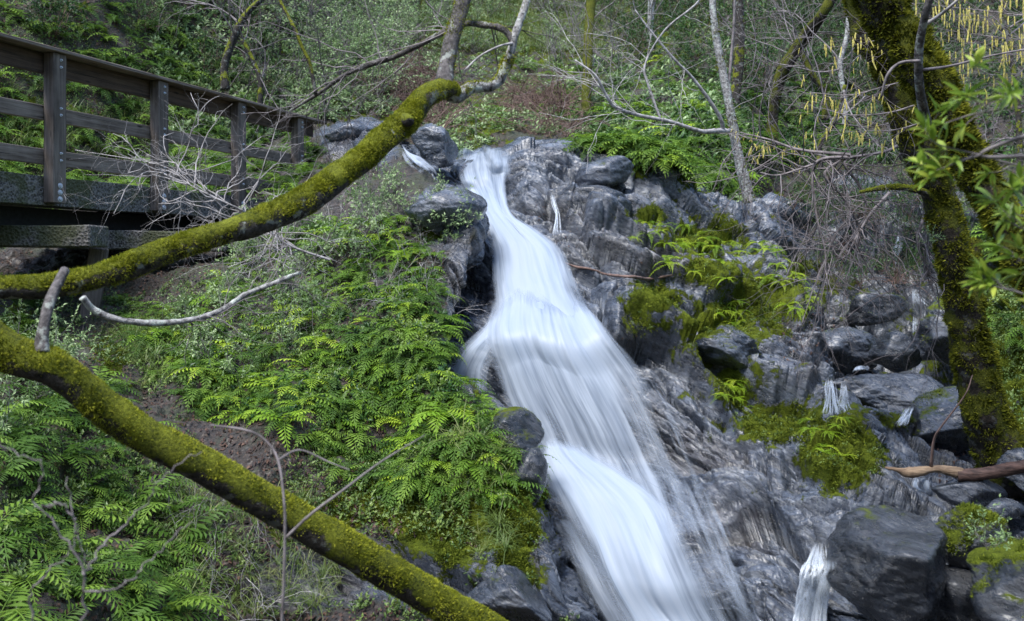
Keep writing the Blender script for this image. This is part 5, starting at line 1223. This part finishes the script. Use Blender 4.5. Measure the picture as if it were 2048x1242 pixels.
# background trees
BT = [([(1172, 230, 21, 20), (1176, 100, 21.5, 20), (1182, 0, 22, 20), (1190, -120, 22, 18)], 'dark mossy trunk at the top centre behind the leafless shrubs'),
      ([(1545, 240, 19, 22), (1562, 150, 18.8, 24), (1610, 75, 18.5, 26), (1650, 20, 18, 22), (1700, -80, 18, 20)], 'mossy trunk leaning to the right on the dark upper slope'),
      ([(1650, 190, 18.5, 12), (1625, 150, 18.5, 13), (1602, 105, 18.6, 12), (1590, 80, 18.6, 9)], 'short dark trunk crossing under the leaning mossy trunk'),
      ([(1470, 200, 20, 22), (1478, 100, 20, 22), (1470, -100, 20, 20)], 'dark upright trunk just behind the lichened tree'),
      ([(1690, 200, 17, 10), (1680, 130, 17, 10), (1695, 60, 17, 9), (1700, -80, 17, 8)], 'thin pale trunk between the catkins and the leaning mossy trunk'),
      ([(1640, 290, 16, 9), (1670, 240, 16, 9), (1690, 170, 16, 8)], 'thin grey trunk low on the slope above the hanging twigs'),
      ([(750, 100, 27, 26), (752, 0, 27, 26), (750, -120, 28, 24)], 'dark trunk at the top edge left of the forked limb'),
      ([(845, 80, 29, 18), (850, 0, 29, 18), (862, -120, 30, 16)], 'mossy trunk at the top edge close beside the forked limb'),
      ([(1300, 80, 26, 14), (1302, 0, 26, 12), (1298, -120, 26, 12)], 'pale narrow trunk at the top edge left of the lichened tree'),
      ([(450, 130, 19, 16), (470, 70, 19, 16), (500, 20, 19, 12), (560, -30, 19, 10)], 'dark crooked trunk among the shrubs above the footbridge'),
      ([(520, 160, 19, 10), (505, 120, 19, 10), (485, 80, 19, 8)], 'dark short stem beside the crooked trunk above the footbridge'),
      ([(2040, 340, 14, 12), (2035, 200, 14, 12), (2020, 100, 14, 10), (2000, -80, 14, 8)], 'dark thin trunk behind the catkin curtain at the right')]
for k, (pts, lab) in enumerate(BT):
    b = pts[0]; t = empty('woodland_tree', at(b[0], b[1]+20, b[2])); tag(t, lab, 'tree', 'woodland trees on the upper slope')
    pts = [(b[0], b[1]+50, b[2], b[3]*1.2)]+pts
    mm = 'pale_bark' if 'pale' in lab else ('moss_bark_right' if 'mossy' in lab else 'dark_bark')
    _, Pt, _ = limb_obj('trunk', pts, mm, t, 50, 12, 60+k, .12)
    oo, _ = twigs_from(Pt, None, 9, 400+k, 2.2, .016, 2, 0, 1.0, (0, 0, .2), .35, (2, 3), .3, 1)
    twig_obj('branches', oo, 'twig_grey', t, 3)
# leafy sprig on the mossy boulder, yellow sprig by trunk
for (x, y, Y, s, lab) in [(1975, 1100, 6.15, .55, 'small bright green sprig on the moss topped boulder'), (1860, 490, 7.9, .3, 'tiny yellow green sprig beside the upright mossy trunk')]:
    shrub_thing(0, at(x, y, Y), s, lab, None, sp_near[0], ('sprig', 'stem', 'foliage'), 'sprig')

# ------------------------------------------------------------ light, camera
w = bpy.data.worlds.new('World'); sc.world = w; w.use_nodes = True
nt = w.node_tree; sky = nt.nodes.new('ShaderNodeTexSky'); sky.sky_type = 'NISHITA'; sky.sun_disc = False
SE, SA = math.radians(62), math.radians(215)
sky.sun_elevation = SE; sky.sun_rotation = SA; sky.air_density = 1.2; sky.dust_density = 1.2; sky.ozone_density = 3.5
bg = nt.nodes['Background']; bg.inputs[1].default_value = .14; nt.links.new(sky.outputs[0], bg.inputs[0])
sl = bpy.data.lights.new('sun', 'SUN'); sl.energy = 2.3; sl.angle = math.radians(22); sl.color = (1, .98, .95)
so = bpy.data.objects.new('sun', sl); COL.objects.link(so)
dirv = Vector((math.sin(SA)*math.cos(SE), math.cos(SA)*math.cos(SE), math.sin(SE)))
so.rotation_euler = dirv.to_track_quat('Z', 'Y').to_euler(); so.location = (0, 0, 30)
cam = bpy.data.cameras.new('camera'); co = bpy.data.objects.new('camera', cam); COL.objects.link(co)
co.location = (0, 0, H); co.rotation_euler = (math.pi/2, 0, 0)
cam.sensor_width = 36; cam.lens = F/2048*36; cam.shift_y = (HOR-621)/2048; cam.clip_end = 500; cam.clip_start = .05
cam.dof.use_dof = True; cam.dof.focus_distance = 9.5; cam.dof.aperture_fstop = 3.2
sc.camera = co
vs = sc.view_settings; vs.view_transform = 'Standard'; vs.look = 'None'; vs.exposure = 1.5; vs.gamma = 1
sc.cycles.use_denoising = True; sc.cycles.max_bounces = 6; sc.cycles.transparent_max_bounces = 48
sc.cycles.diffuse_bounces = 3; sc.cycles.glossy_bounces = 2; sc.cycles.transmission_bounces = 3
